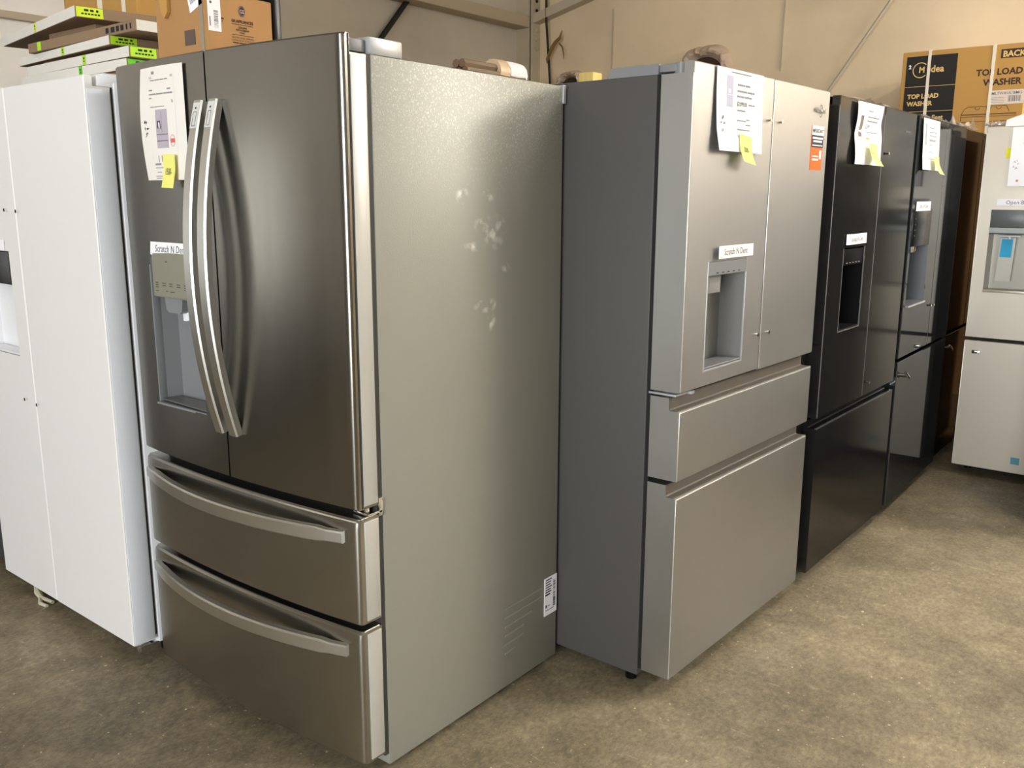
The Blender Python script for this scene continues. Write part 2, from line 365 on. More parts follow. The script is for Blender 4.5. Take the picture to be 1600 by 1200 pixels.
# text and print that follow a sheet
def text_polys(s, size, bold=0.0):
    cu = bpy.data.curves.new('t', 'FONT'); cu.body = s; cu.size = size; cu.resolution_u = 2; cu.offset = bold
    ob = bpy.data.objects.new('t', cu)
    me = bpy.data.meshes.new_from_object(ob)
    vs = [tuple(v.co) for v in me.vertices]; fs = [tuple(p.vertices) for p in me.polygons]
    bpy.data.objects.remove(ob); bpy.data.curves.remove(cu); bpy.data.meshes.remove(me)
    return vs, fs
class Print:
    """flat ink pieces laid on a surface; surf(u, v) -> 3-d point just above the surface"""
    def __init__(s, surf): s.v = []; s.f = []; s.surf = surf
    def rect(s, u0, v0, u1, v1, nu=1, nv=1, lift=0.0):
        for i in range(nu):
            for j in range(nv):
                a, b = u0+(u1-u0)*i/nu, u0+(u1-u0)*(i+1)/nu; c, d = v0+(v1-v0)*j/nv, v0+(v1-v0)*(j+1)/nv
                k = len(s.v); s.v += [s.surf(a, c, lift), s.surf(b, c, lift), s.surf(b, d, lift), s.surf(a, d, lift)]; s.f.append((k, k+1, k+2, k+3))
        return s
    def text(s, t, u, v, size, sx=1.0, rot=0.0, align='l', bold=0.0, lift=0.0):
        vs, fs = text_polys(t, size, bold)
        if not vs: return s
        wd = max(p[0] for p in vs)
        off = {'l': 0, 'c': wd/2, 'r': wd}[align]
        c, sn = math.cos(rot), math.sin(rot); k = len(s.v)
        for p in vs:
            x, y = (p[0]-off)*sx, p[1]
            s.v.append(s.surf(u + x*c - y*sn, v + x*sn + y*c, lift))
        s.f += [tuple(k+i for i in f) for f in fs]
        return s
    def stroke(s, pts, wd, lift=0.0):
        for (a, b), (c, d) in zip(pts, pts[1:]):
            dx, dy = c-a, d-b; l = math.hypot(dx, dy) or 1; nx, ny = -dy/l*wd/2, dx/l*wd/2
            k = len(s.v); s.v += [s.surf(a+nx, b+ny, lift), s.surf(c+nx, d+ny, lift), s.surf(c-nx, d-ny, lift), s.surf(a-nx, b-ny, lift)]; s.f.append((k, k+1, k+2, k+3))
        return s
    def scribble(s, u, v, sz, seed, wd=.0016):
        r = random.Random(seed); p = [(u, v)]
        for _ in range(5): p.append((u + r.uniform(-1, 1)*sz, v + r.uniform(-1, 1)*sz))
        return s.stroke(p, wd)
    def arc(s, u, v, r, a0, a1, wd, n=20, ry=None):
        ry = ry or r
        return s.stroke([(u + r*math.cos(a0+(a1-a0)*i/n), v + ry*math.sin(a0+(a1-a0)*i/n)) for i in range(n+1)], wd)
    def disc(s, u, v, r, n=20, ry=None):
        ry = ry or r; k = len(s.v)
        s.v += [s.surf(u + r*math.cos(2*PI*i/n), v + ry*math.sin(2*PI*i/n), 0) for i in range(n)]; s.f.append(tuple(range(k, k+n))); return s
    def build(s, name, m, parent):
        me = bpy.data.meshes.new(name); me.from_pydata(s.v, [], s.f); me.materials.append(m)
        o = bpy.data.objects.new(name, me); COL.objects.link(o); o.parent = parent; o['kind'] = 'stuff'; return o

def sheet(name, label, cat, loc, rz, wd, ht, m, curl=None, group=None, tilt=0.0):
    """paper hanging on a surface: local x right, z up (0 at the top edge, downwards negative), curl(u,v)=distance off the surface"""
    curl = curl or (lambda u, v: 0.0)
    nu, nv = 10, 12; b = MB(); th = .0005
    for lay in (0, 1):
        g = [[b.bm.verts.new((wd*i/nu, -curl(i/nu, j/nv) - .001 - th*lay, -ht*j/nv)) for j in range(nv+1)] for i in range(nu+1)]
        for i in range(nu):
            for j in range(nv):
                q = (g[i][j], g[i][j+1], g[i+1][j+1], g[i+1][j])
                b.bm.faces.new(q if lay else q[::-1])
        if lay == 0: g0 = g
    rim0 = [g0[i][0] for i in range(nu+1)] + [g0[nu][j] for j in range(1, nv+1)] + [g0[i][nv] for i in range(nu-1, -1, -1)] + [g0[0][j] for j in range(nv-1, 0, -1)]
    rim1 = [g[i][0] for i in range(nu+1)] + [g[nu][j] for j in range(1, nv+1)] + [g[i][nv] for i in range(nu-1, -1, -1)] + [g[0][j] for j in range(nv-1, 0, -1)]
    for i in range(len(rim0)): b.bm.faces.new((rim0[i], rim0[(i+1) % len(rim0)], rim1[(i+1) % len(rim0)], rim1[i]))
    o = b.build(name, m, None, ang=60)
    o.location = loc; o.rotation_euler = (0, tilt, rz); tag(o, label, cat, group)
    def surf(u, v, lift=0.0): return (u, -curl(u/wd, -v/ht) - .0021 - lift, v)
    return o, surf

# ---------------------------------------------------------------- the room
XW, YW = -4.0, 5.8      # wall faces
XR, YF, ZC = 8.0, -8.0, 4.3
struct(MB().box(XW-.2, XR+.2, YF-.2, YW+.2, -.2, 0).build('floor', FLOORM, smooth=False))
wl = struct(MB().box(XW-.2, XW, YF, YW, 0, ZC).build('wall_left', WALL1, smooth=False))
wb = struct(MB().box(XW-.2, XR+.2, YW, YW+.2, 0, ZC).build('wall_back', WALL2, smooth=False))
struct(MB().box(XR, XR+.2, YF, YW, 0, ZC).build('wall_right', WALL3, smooth=False))
struct(MB().box(XW-.2, XR+.2, YF-.2, YF, 0, ZC).build('wall_front', WALL3, smooth=False))
struct(MB().box(XW-.2, XR+.2, YF-.2, YW+.2, ZC, ZC+.1).build('ceiling', wall_mat('ceiling_facing', (190, 186, 176)), smooth=False))
# girts, corner column and rake rail
g = MB().prism([(XW, 2.99), (XW+.16, 2.99), (XW+.16, 2.97), (XW+.05, 2.965), (XW+.05, 3.12), (XW, 3.12)], YF, YW, 'y') if False else MB()
g.box(XW, XW+.16, YF, YW-.14, 2.96, 3.06, .006)
struct(g.build('trim_1', METALW))
struct(MB().box(XW, XW+.06, YF, YW-.14, 2.385, 2.425, .006).build('trim_2', METALW))
c = MB(); c.box(XW, XW+.17, YW-.14, YW-.125, 0, ZC); c.box(XW+.16, XW+.175, YW-.14, YW, 0, ZC)
cm = struct(c.build('trim_3', METALW))
for k, zz in enumerate((2.78, 2.86, 2.94)):
    MB().tube([(XW+.175, YW-.06, zz), (XW+.195, YW-.06, zz)], .018, 6).build('bolt', METALW, cm)
for k, zz in enumerate((3.12, 3.2)):
    MB().tube([(XW+.175, YW-.06, zz), (XW+.185, YW-.06, zz)], .014, 8).build('bolt', BLACKPL, cm)
rk = MB().prism([(XW+.16, 3.0), (XR, 3.0+.24*(XR-XW-.16)), (XR, 3.08+.24*(XR-XW-.16)), (XW+.16, 3.08)], YW-.11, YW, 'y')
struct(rk.build('trim_4', METALW, smooth=False))
MB().box(XW, XW+.02, YF+.1, 1.75, 0, 3.5).build('lining_panel', wall_mat('lining_white', (238, 233, 226)), wl, smooth=False)
# lower lining of the back wall, its seams and the brace rod
MB().box(-1.9, XR, YW-.02, YW, 0, 2.405).build('lining_panel', WALL2, wb, smooth=False)
for xs_, z0, z1 in ((-3.02, 0, 3.05), (-1.45, 2.405, 3.4), (.6, 2.405, 3.9)):
    MB().box(xs_-.006, xs_+.006, YW-.012, YW, z0, z1).build('seam_rib', METALW, wb, smooth=False)
struct(MB().tube([(-1.35, YW-.04, 1.78), (.3, YW-.04, 4.2)], .014, 8).build('trim_5', METALW))
# crinkled facing patches gathered round two capped openings in the back wall
def wall_patch(cx, cz, r, seed, label):
    rt = empty('wall_patch', (cx, YW, cz), 0, label, 'wall patch', 'crinkled patches on the back wall')
    rr = random.Random(seed); b = MB(); n, m = 44, 7; G = []
    for i in range(n):
        a = 2*PI*i/n; row = []
        wob = 1 + .05*math.sin(a*5+seed) + rr.uniform(-.03, .03)
        for j in range(m):
            t = j/(m-1)
            rad = r*(.62 + .38*t)*(wob if j else 1)
            out = .075*math.sin(PI*min(1, t*.93+.07)) + (rr.uniform(-.012, .012) if 0 < j < m-1 else 0) + .012*(i % 2)*(0 < j < m-1)
            row.append(b.bm.verts.new((rad*math.cos(a), -max(.001, out), rad*math.sin(a))))
        G.append(row)
    for i in range(n):
        for j in range(m-1): b.bm.faces.new((G[i][j], G[(i+1) % n][j], G[(i+1) % n][j+1], G[i][j+1]))
    b.build('gathered_facing', PUTTY, rt, ang=25)
    MB().tube([(0, -.001, 0), (0, -.02, 0)], r*.63, 28).build('opening', mat('opening_dark', (70, 52, 40), .9), rt)
    MB().prism([(-.12*r/.25, .10*r/.25), (.10*r/.25, .0), (.10*r/.25, .06*r/.25)], -.085, -.07, 'y').build('torn_flap', DARK, rt, smooth=False)
wall_patch(-2.10, 2.40, .27, 3, 'large round crinkled patch on the back wall above the slate-sided refrigerator')
wall_patch(-3.45, 2.40, .17, 9, 'small round crinkled patch on the back wall beside the hanging cable')

# ---------------------------------------------------------------- hanging strip lights, unseen above the frame; those behind the camera added
def lamp(i, x, y, z, rz, st):
    rt = empty('strip_light', (x, y, z), rz, ['hanging strip light over the left aisle', 'hanging strip light near the back wall', 'hanging strip light over the right aisle', 'added strip light behind the camera, unseen',
        'added strip light at the far left rear, unseen', 'hanging strip light at the right, nearer the back wall', 'hanging strip light at the far right'][i], 'ceiling light', 'hanging strip lights')
    h = MB(); h.prism([(-.09, 0), (.09, 0), (.05, .07), (-.05, .07)], -.9, .9, 'x'); h.build('housing', mat('lamp_housing', (225, 225, 222), .4), rt, smooth=False)
    em = mat('lamp_tube_%d' % i, (255, 250, 241), .4, emit=st)
    for s in (-1, 1): MB().tube([(-.88, s*.045, -.022), (.88, s*.045, -.022)], .02, 10).build('tube', em, rt)
    for s in (-1, 1): MB().tube([(s*.7, 0, .07), (s*.7, 0, ZC-z)], .004, 6).build('chain', METALW, rt)
for i, l in enumerate(LAMPS): lamp(i, *l)

# ================================================================ near refrigerator (A)
AW = .908
A = empty('refrigerator', (-AW, 0, 0), 0, 'stainless four-door refrigerator in front with bowed handles and grey textured side', 'refrigerator')
# local x 0..AW
MB().box(0, AW, 0, .728, .018, 1.735, .004).build('case', ACASE, A)
MB().box(.03, AW-.03, .03, .70, 0, .018).build('base', BLACKPL, A)
MB().box(.01, AW-.002, -.013, 0, .05, 1.735).build('gasket', GASKET, A, smooth=False)
b = MB(); b.box(AW-.03, AW+.004, .722, .737, 1.688, 1.738, .002); b.build('corner_cap', SILVPL, A)
for sx in (0, 1):
    x0, x1 = (AW-.075, AW-.002) if sx else (.002, .075)
    MB().box(x0, x1, 0, .10, 1.735, 1.772, .004).build('hinge_cover', SILVPL, A)
    MB().box(x0+.012, x1-.012, -.055, 0, 1.738, 1.765, .003).build('hinge_arm', GREYPL, A)
XC = AW/2
def fyA(x):
    t = (x - XC)/XC; y = -.107 + .027*t*t
    d = min(x, AW-x); R = .012
    if d < R: y += R - math.sqrt(max(0, R*R - (R-d)**2))
    return y
EDGE = [0, .0008, .003, .006, .012]
def xsA(x0, x1, extra=()):
    v = [x for x in frange(0, AW, 40) if x0+.004 < x < x1-.004] + [e for e in EDGE if x0 <= e <= x1] + [AW-e for e in EDGE if x0 <= AW-e <= x1]
    return merge_sorted(v, [x0, x1], [x for x in extra])
def fzc(z0, z1, c=.004): return lambda z: (c if (z < z0+1e-6 or z > z1-1e-6) else 0)
def zsc(z0, z1, *e, c=.004): return merge_sorted([z0, z0+c, z1-c, z1], e)
YB = -.013
def doorA(x0, x1, hole=None, notch=None):
    z0, zn, z1 = .718, 1.733, 1.771
    d = MB(); inner = MB() if hole else None
    if hole: xs = xsA(x0, x1, [hole[0], hole[1]])
    else: xs = xsA(x0, x1)
    xs = [x for x in xs if x0-1e-6 <= x <= x1+1e-6]
    zs = zsc(z0, zn, *( [hole[2], hole[3]] if hole else []))
    fz = lambda z: .004 if z < z0+1e-6 else 0
    d.slab(xs, zs, fyA, YB, fz, hole, inner, depth=.064, taper=.012)
    xn = notch
    lo = [x for x in xs if x <= max(x0, min(x1, xn))+1e-6]; hi = [x for x in xs if x >= xn-1e-6]
    lo = merge_sorted(lo, [xn]); hi = merge_sorted(hi, [xn])
    fz2 = lambda z: .004 if z > z1-1e-6 else 0
    right = x1 > XC+.1
    d.slab(lo, [zn, z1-.004, z1], fyA, YB if right else -.06, fz2)
    d.slab(hi, [zn, z1-.004, z1], fyA, -.06 if right else YB, fz2)
    return d, inner
d, _ = doorA(XC+.003, AW-.001, None, AW-.11); DR = d.build('right_door', STEEL, A, ang=28)
HX0, HX1, HZ0, HZ1 = AW-.782, AW-.543, .871, 1.27
d, inn = doorA(.001, XC-.003, (HX0, HX1, HZ0, HZ1), .11); DL = d.build('left_door', STEEL, A, ang=28)
inn.build('dispenser_recess', GREYPL, DL, smooth=False)
# pale liner edge on the left door, dark gap beside it
MB().box(XC-.0035, XC-.0028, -.095, -.03, .73, 1.76).build('door_liner_edge', mat('liner_cream', (225, 214, 200), .5), DL, smooth=False)
MB().box(AW-.0012, AW+.0012, -.060, -.016, .725, 1.728, .001).build('side_trim', A_TRIM, DR)
MB().box(AW-.0008, AW+.0010, -.064, -.0625, .72, 1.77).build('side_seam', GASKET, DR, smooth=False)
# dispenser
fx = fyA((HX0+HX1)/2)
b = MB(); b.slab(merge_sorted(frange(HX0+.022, HX1-.004, 5)), [1.168, 1.172, 1.283, 1.287], lambda x: fyA(x)-.006, fx+.03, lambda z: .003 if (z < 1.169 or z > 1.286) else 0)
cp = b.build('control_panel', PANELPL, DL)
pr = Print(lambda u, v, l=0: (u, fyA(u)-.0066, v))
for i in range(5):
    u = HX0+.035+i*.037
    for k in range(2 + (i in (0, 4))): pr.rect(u, 1.205-k*.006, u+.016+.003*(i % 2), 1.208-k*.006)
pr.rect(HX0+.095, 1.262, HX0+.106, 1.2655); pr.rect(HX0+.09, 1.185, HX0+.10, 1.188); pr.rect(HX0+.112, 1.184, HX0+.135, 1.187); pr.rect(HX0+.034, 1.183, HX0+.05, 1.1855)
pr.build('panel_print', mat('panel_ink', (96, 94, 84), .6), cp)
b = MB(); b.box(HX0-.0015, HX0+.004, fyA(HX0)-.003, fyA(HX0)+.02, HZ0-.003, 1.252, .001); b.box(HX0, HX1, fx-.003, fx+.012, HZ0-.004, HZ0+.002, .001)
b.build('recess_bezel', GREYPL, DL)
b = MB(); zz = HZ0+.006
b.prism([(HX0+.005, fyA(HX0)+.004), (HX1-.004, fyA(HX1)+.004), (HX1-.014, fx+.06), (HX0+.014, fx+.06)], zz, zz+.004, 'z'); b.build('drip_tray', mat('tray_grey', (120, 120, 118), .3, .5), DL, smooth=False)
b = MB(); cxn = (HX0+HX1)/2 - .012
b.prism([(cxn-.042, 1.168), (cxn+.042, 1.168), (cxn+.036, 1.135), (cxn+.026, 1.128), (cxn-.026, 1.128), (cxn-.036, 1.135)], fx+.004, fx+.058, 'y'); b.build('ice_chute', GREYPL, DL)
b = MB(); b.tube([(cxn+.012, fx+.035, 1.13), (cxn+.012, fx+.03, 1.105)], [.012, .007], 10); b.build('ice_spout', WHITEPL, DL); b = MB(); b.tube([(cxn+.028, fx+.03, 1.13), (cxn+.028, fx+.028, 1.108)], [.006, .005], 8); b.build('water_spout', WHITEPL, DL)
# vertical bow handles
def handle_v(parent, xc, name='handle'):
    n = 28; z0, z1 = .842, 1.655; hw, th = .0175, .019
    pts = []; fr = []
    for i in range(n+1):
        t = i/n; s = 1-(2*t-1)**2
        y = fyA(xc) - .006 - .058*s
        dy = -.058*(-4*(2*t-1))/(z1-z0)
        tang = Vector((0, dy, 1)).normalized(); nrm = Vector((0, -tang.z, tang.y))
        pts.append((xc, y, z0+(z1-z0)*t)); fr.append((Vector((1, 0, 0)), nrm))
    c = .004
    sec = [(-hw, -th/2), (hw, -th/2), (hw, th/2-c), (hw-c, th/2), (-hw+c, th/2), (-hw, th/2-c)]
    b = MB(); b.sweep(pts, fr, sec); h = b.build(name, HANDLE, parent, ang=25)
    # end label tab at the top
    p = Print(lambda u, v, l=0: (u, fyA(xc)-.006-.058*(1-(2*(v-z0)/(z1-z0)-1)**2)-th/2-.0008-l, v))
    p.rect(xc-hw+.004, 1.592, xc+hw-.004, 1.652, 1, 4)
    q = p.build('end_cap', mat('cap_silver', (214, 214, 210), .4), h)
    p.__init__(lambda u, v, l=0: (u, fyA(xc)-.006-.058*(1-(2*(v-z0)/(z1-z0)-1)**2)-th/2-.0014, v))
    for e in ((xc-.006, 1.597, xc-.006, 1.630), (xc+.006, 1.597, xc+.006, 1.630), (xc-.006, 1.597, xc+.006, 1.597), (xc-.006, 1.630, xc+.006, 1.630)): p.stroke([e[:2], e[2:]], .0012)
    p.rect(xc-.003, 1.637, xc+.003, 1.641)
    p.build('cap_mark', INK, h)
handle_v(DL, AW-.468); handle_v(DR, AW-.409)
# drawers
def drawerA(z0, z1, zh, name):
    d = MB(); xs = [x for x in xsA(.001, AW-.001)]
    fz = lambda z: .003 if z < z0+1e-6 else (.010 if z > z1-1e-6 else (.002 if z > z1-.007 else 0))
    d.slab(xs, [z0, z0+.004, z1-.022, z1-.006, z1], fyA, YB, fz)
    D = d.build(name, STEEL_H, A, ang=28)
    MB().box(AW-.0012, AW+.0012, -.060, -.016, z0+.006, z1-.008, .001).build('side_trim', A_TRIM, D)
    b = MB(); b.slab(xsA(.006, AW-.004), [z1-.0015, z1+.0015], lambda x: fyA(x)+.008, YB-.005); b.build('top_lip', STEEL_H, D)
    n = 36; x0, x1 = .032, AW-.040; pts = []; fr = []
    for i in range(n+1):
        t = i/n; s = 1-(2*t-1)**2; x = x0+(x1-x0)*t
        y = fyA(x) - .006 - .046*s
        ds = -4*(2*t-1)/(x1-x0); dy = .027*2*(x-XC)/XC**2 - .046*ds
        tang = Vector((1, dy, 0)).normalized(); nrm = Vector((tang.y, -tang.x, 0))
        hh = 1.0 if 2 < i < n-2 else .8
        pts.append((x, y, zh)); fr.append((Vector((0, 0, 1))*hh, nrm))
    hw, th, c = .0185, .018, .004
    sec = [(-hw, -th/2), (hw, -th/2), (hw, th/2-c), (hw-c, th/2), (-hw+c, th/2), (-hw, th/2-c)]
    b = MB(); b.sweep(pts, fr, sec); b.build('handle', HANDLE, D, ang=25)
    return D
drawerA(.430, .694, .650, 'upper_drawer'); drawerA(.059, .410, .360, 'lower_drawer')
b = MB(); b.box(AW-.05, AW+.003, -.05, -.004, .698, .704, .001); b.tube([(AW-.02, -.035, .695), (AW-.02, -.035, .720)], .008, 10); b.box(AW-.004, AW+.003, -.014, 0, .69, .735, .001); b.build('hinge_bracket', CHROME, A)
# pressed ribs near the back of the side and the rating label
for i, (ya, yb_, zr) in enumerate(((.47, .65, .262), (.47, .65, .235), (.47, .60, .206), (.47, .56, .178), (.47, .56, .150), (.47, .52, .122))):
    MB().prism([(ya, zr), (yb_, zr+.004), (yb_, zr+.009), (ya, zr+.005)], AW-.0005, AW+.0007, 'x').build('pressed_rib', ACASE, A, smooth=False)
b = MB(); b.box(AW-.0005, AW+.0008, .662, .727, .168, .292); lab = b.build('rating_label', PAPER, A, smooth=False)
pr = Print(lambda u, v, l=0: (AW+.0014, .662+u, .168+v))
r_ = random.Random(5)
for i in range(24): pr.rect(.045, .022+i*.0037, .057, .022+i*.0037+r_.choice((.001, .002, .0028)))
for i in range(5): pr.rect(.006, .115-i*.008, .03+r_.uniform(0, .01), .1185-i*.008)
pr.rect(.005, .075, .036, .079); pr.rect(.004, .066, .03, .071); pr.rect(.006, .026, .012, .036); pr.rect(.016, .03, .03, .032); pr.rect(.006, .016, .05, .018)
pr.build('label_print', INK, lab)

# ================================================================ generic flat-front refrigerator
def fridge(label, loc, rz, wd, depth, case_z0, case_h, front, m_case, group=None):
    R = empty('refrigerator', loc, rz, label, 'refrigerator', group)
    MB().box(0, wd, 0, depth, case_z0, case_h, .004).build('case', m_case, R)
    MB().box(.07, wd-.07, .06, depth-.03, 0, case_z0).build('base', BLACKPL, R)
    for x in (.05, wd-.05): MB().tube([(x, .05, 0), (x, .05, case_z0+.002)], .018, 10).build('foot', BLACKPL, R)
    return R
def flat_door(R, name, x0, x1, z0, z1, t, m, hole=None, hinge=None, gap=.012, depth=.075, ch=.003, taper=.01, inner_m=None, notch_h=.028, notch_y=.07):
    fy = lambda x: -gap - t + (ch if (x < x0+1e-6 or x > x1-1e-6) else 0)
    xs = merge_sorted([x0, x0+ch, x1-ch, x1], hole[:2] if hole else [], frange(x0+ch, x1-ch, 4))
    zt = z1 - notch_h if hinge else z1
    zs = merge_sorted([z0, z0+ch] + ([] if hinge else [z1-ch]) + [zt], hole[2:] if hole else [])
    fz = lambda z: ch if (z < z0+1e-6 or z > z1-1e-6) else 0
    inner = MB() if hole else None
    d = MB(); d.slab(xs, zs, fy, -gap, fz, hole, inner, depth, taper)
    if hinge:
        xn = x0+.10 if hinge == 'l' else x1-.10
        lo = merge_sorted([x for x in xs if x < xn], [xn]); hi = merge_sorted([x for x in xs if x > xn], [xn])
        yl, yh = (-gap-t+notch_y*.4, -gap) if hinge == 'l' else (-gap, -gap-t+notch_y*.4)
        d.slab(lo, [zt, z1-ch, z1], fy, yl, fz); d.slab(hi, [zt, z1-ch, z1], fy, yh, fz)
    D = d.build(name, m, R, ang=30)
    if hole: inner.build('dispenser_recess', inner_m or GREYPL, D, smooth=False)
    return D
def lip_drawer(R, name, wd, z0, zf, zt, t, m, lipm, scoop, gap=.012, nd=.036):
    """drawer front with the pull scooped out along its top edge"""
    yf = -gap-t; c = .003
    p = [(-gap, z0), (yf+c, z0), (yf, z0+c), (yf, zf-c), (yf+c, zf), (yf+nd-.003, zf), (yf+nd, zf+.004), (yf+nd, zt), (-gap, zt)]
    D = MB().prism(p, .0015, wd-.0015, 'x').build(name, m, R, ang=30)
    MB().box(.002, wd-.002, yf+.0008, yf+.009, zf-.0005, zf+.0015, .0006).build('pull_lip', lipm, D)
    MB().prism([(yf+.009, zf-.0005), (yf+nd-.0035, zf-.0005), (yf+nd+.0005, zf+.004), (yf+nd+.0005, zt-.001), (yf+nd-.0012, zt-.001), (yf+nd-.0012, zf+.005), (yf+nd-.0045, zf+.0012), (yf+.009, zf+.0012)], .004, wd-.004, 'x').build('pull_scoop', scoop, D, smooth=False)
    if lipm.name == 'lip_bright': MB().box(.0008, .0036, yf+.0002, yf+.0038, z0+.004, zf-.001, .0008).build('edge_line', lipm, D)  # rounded-edge highlight put in as a bright strip
    return D
def hinge_set(R, wd, case_h, m, t, top):
    for s, x0, x1 in (('l', .004, .075), ('r', wd-.075, wd-.004)):
        b = MB(); b.prism([(0, case_h), (.16, case_h), (.145, top), (0, top)], x0, x1, 'x'); b.build('hinge_cover', m, R, smooth=False)
        b = MB(); b.box(x0+.004, x1-.004, -.05, .0, top-.022, top-.002, .003); xx = x0+.022 if s == 'l' else x1-.022
        b.tube([(xx, -.055, top-.028), (xx, -.055, top)], .018, 16); b.build('hinge_arm', m, R)
def bumps(D, pts, yf, m):
    for x, z in pts: MB().tube([(x, yf, z), (x, yf-.006, z), (x, yf-.010, z)], [.0035, .0035, .006], 8).build('handle_stud', m, D)
def place(x, y, r, front):
    """origin of a right-row refrigerator whose front left corner is (x,y)"""
    return (x - front*math.cos(r), y - front*math.sin(r), 0), PI/2 + r
def on_front(corner, r, u, z, out=0.0):
    """point on the front plane of a right-row refrigerator"""
    return (corner[0] - math.sin(r)*u + math.cos(r)*out, corner[1] + math.cos(r)*u + math.sin(r)*out, z)

# ---- B: light steel, four doors, left side slate
CB, RB, WB, TB = (.3966, .7307), -.0313, .908, .094
loc, rz = place(*CB, RB, .106)
B = fridge('light steel refrigerator with slate side and two scooped drawers beside the near one', loc, rz, WB, .71, .042, 1.7455, .106, BCASE)
hinge_set(B, WB, 1.7455, GREYPL, TB, 1.772)
MB().box(.004, WB-.004, -.012, 0, .066, 1.742).build('gasket', DARK, B, smooth=False)
GB = .481
BL = flat_door(B, 'left_door', .0, GB-.003, .914, 1.772, TB, BSTEEL, (.123, .357, .959, 1.262), 'l', inner_m=mat('b_recess', (122, 121, 119), .35, .2))
BR = flat_door(B, 'right_door', GB+.003, WB, .910, 1.772, TB, BSTEEL, None, 'r')
YFB = -.106
MB().box(-.0006, .0028, YFB+.0002, YFB+.0036, .918, 1.742, .0008).build('edge_line', mat('lip_bright', (224, 220, 212), .25, .6), BL)  # bright strip paints the glint of the rounded door edge
MB().box(GB+.0026, GB+.0054, YFB+.0002, YFB+.0036, .914, 1.768, .0008).build('edge_line', mat('lip_bright', (224, 220, 212), .25, .6), BR)  # same painted glint on the right door's edge
MB().box(GB-.0036, GB-.0028, YFB+.012, -.02, .93, 1.76).build('door_gap_seal', DARK, BL, smooth=False)
scp = mat('scoop_taupe', (104, 97, 88), .5, .2)
lip = mat('lip_bright', (224, 220, 212), .25, .6)
lip_drawer(B, 'upper_drawer', WB, .663, .861, .897, TB, BSTEEL, lip, scp); lip_drawer(B, 'lower_drawer', WB, .065, .6135, .648, TB, BSTEEL, lip, scp)
b = MB(); b.slab(frange(.124, .356, 3), [1.222, 1.224, 1.259, 1.261], lambda x: YFB-.002, YFB+.03, lambda z: .002 if (z < 1.2225 or z > 1.2605) else 0)
cp = b.build('control_panel', mat('b_panel', (150, 153, 155), .3, .4), BL)
pr = Print(lambda u, v, l=0: (u, YFB-.0026, v))
for i in range(5): pr.rect(.168+i*.033, 1.228, .182+i*.033, 1.2305)
pr.build('panel_print', INK, cp)
b = MB()
for x in (.123, .357): b.box(x-.0025, x+.0025, YFB-.0015, YFB+.004, .957, 1.262, .0008)
b.box(.121, .359, YFB-.0015, YFB+.004, .955, .961, .0008); b.build('recess_bezel', SILVPL, BL)
b = MB(); b.prism([(.137, 1.222), (.225, 1.222), (.222, 1.172), (.140, 1.172)], YFB+.012, YFB+.05, 'y'); b.build('dispenser_paddle', mat('paddle', (140, 138, 136), .35), BL)
MB().prism([(.126, YFB+.002), (.354, YFB+.002), (.345, YFB+.066), (.135, YFB+.066)], .963, .967, 'z').build('drip_tray', mat('tray_light', (178, 178, 180), .25, .5), BL, smooth=False)
bumps(BL, [(.449, 1.654), (.445, 1.025)], YFB, CHROME); bumps(BR, [(.527, 1.653), (.523, 1.024)], YFB, CHROME)
b = MB(); b.box(.002, .07, -.09, -.005, .902, .908, .001); b.tube([(.03, -.05, .898), (.03, -.05, .912)], .009, 10); b.box(.07, .09, -.1, -.08, .9, .909, .001); b.build('hinge_bracket', SILVPL, B)
# raised maker badge: small lettering crossed by a chrome ring
pr = Print(lambda u, v, l=0: (u, YFB-.0035-l, v)); pr.text('Whirlpool', .824, 1.700, .021, 1.0, align='c', bold=.0006)
bd = pr.build('badge_lettering', mat('badge_grey', (120, 120, 120), .2, 1.0), BR)
b = MB(); b.tube([(.828+.011*math.cos(a), YFB-.004, 1.706+.019*math.sin(a)) for a in frange(-PI*.75, PI*.75, 24)], .0015, 6); b.build('badge_ring', CHROME, BR)
# sticker
b = MB(); b.box(.774, .870, YFB-.0012, YFB, 1.521, 1.659); st = b.build('warning_sticker', ORANGE, BR, smooth=False)
S = lambda u, v, l=0: (u, YFB-.0018-l, v)
Print(S).rect(.774, 1.630, .870, 1.659).build('sticker_white', PAPER, st)
Print(S).rect(.774, 1.592, .870, 1.630).build('sticker_navy_band', NAVY, st)
p = Print(S); p.rect(.780, 1.618, .864, 1.624, lift=.0006).rect(.786, 1.608, .858, 1.614, lift=.0006).rect(.780, 1.597, .864, 1.600, lift=.0006).rect(.842, 1.556, .858, 1.584, lift=.0006)
p.rect(.786, 1.562, .834, 1.566, lift=.0006).rect(.786, 1.551, .836, 1.557, lift=.0006); p.build('sticker_white_print', PAPER, st)
Print(S).text('IMPORTANT', .822, 1.638, .0165, .98, align='c', bold=.0003, lift=.0006).build('sticker_word', NAVY, st)

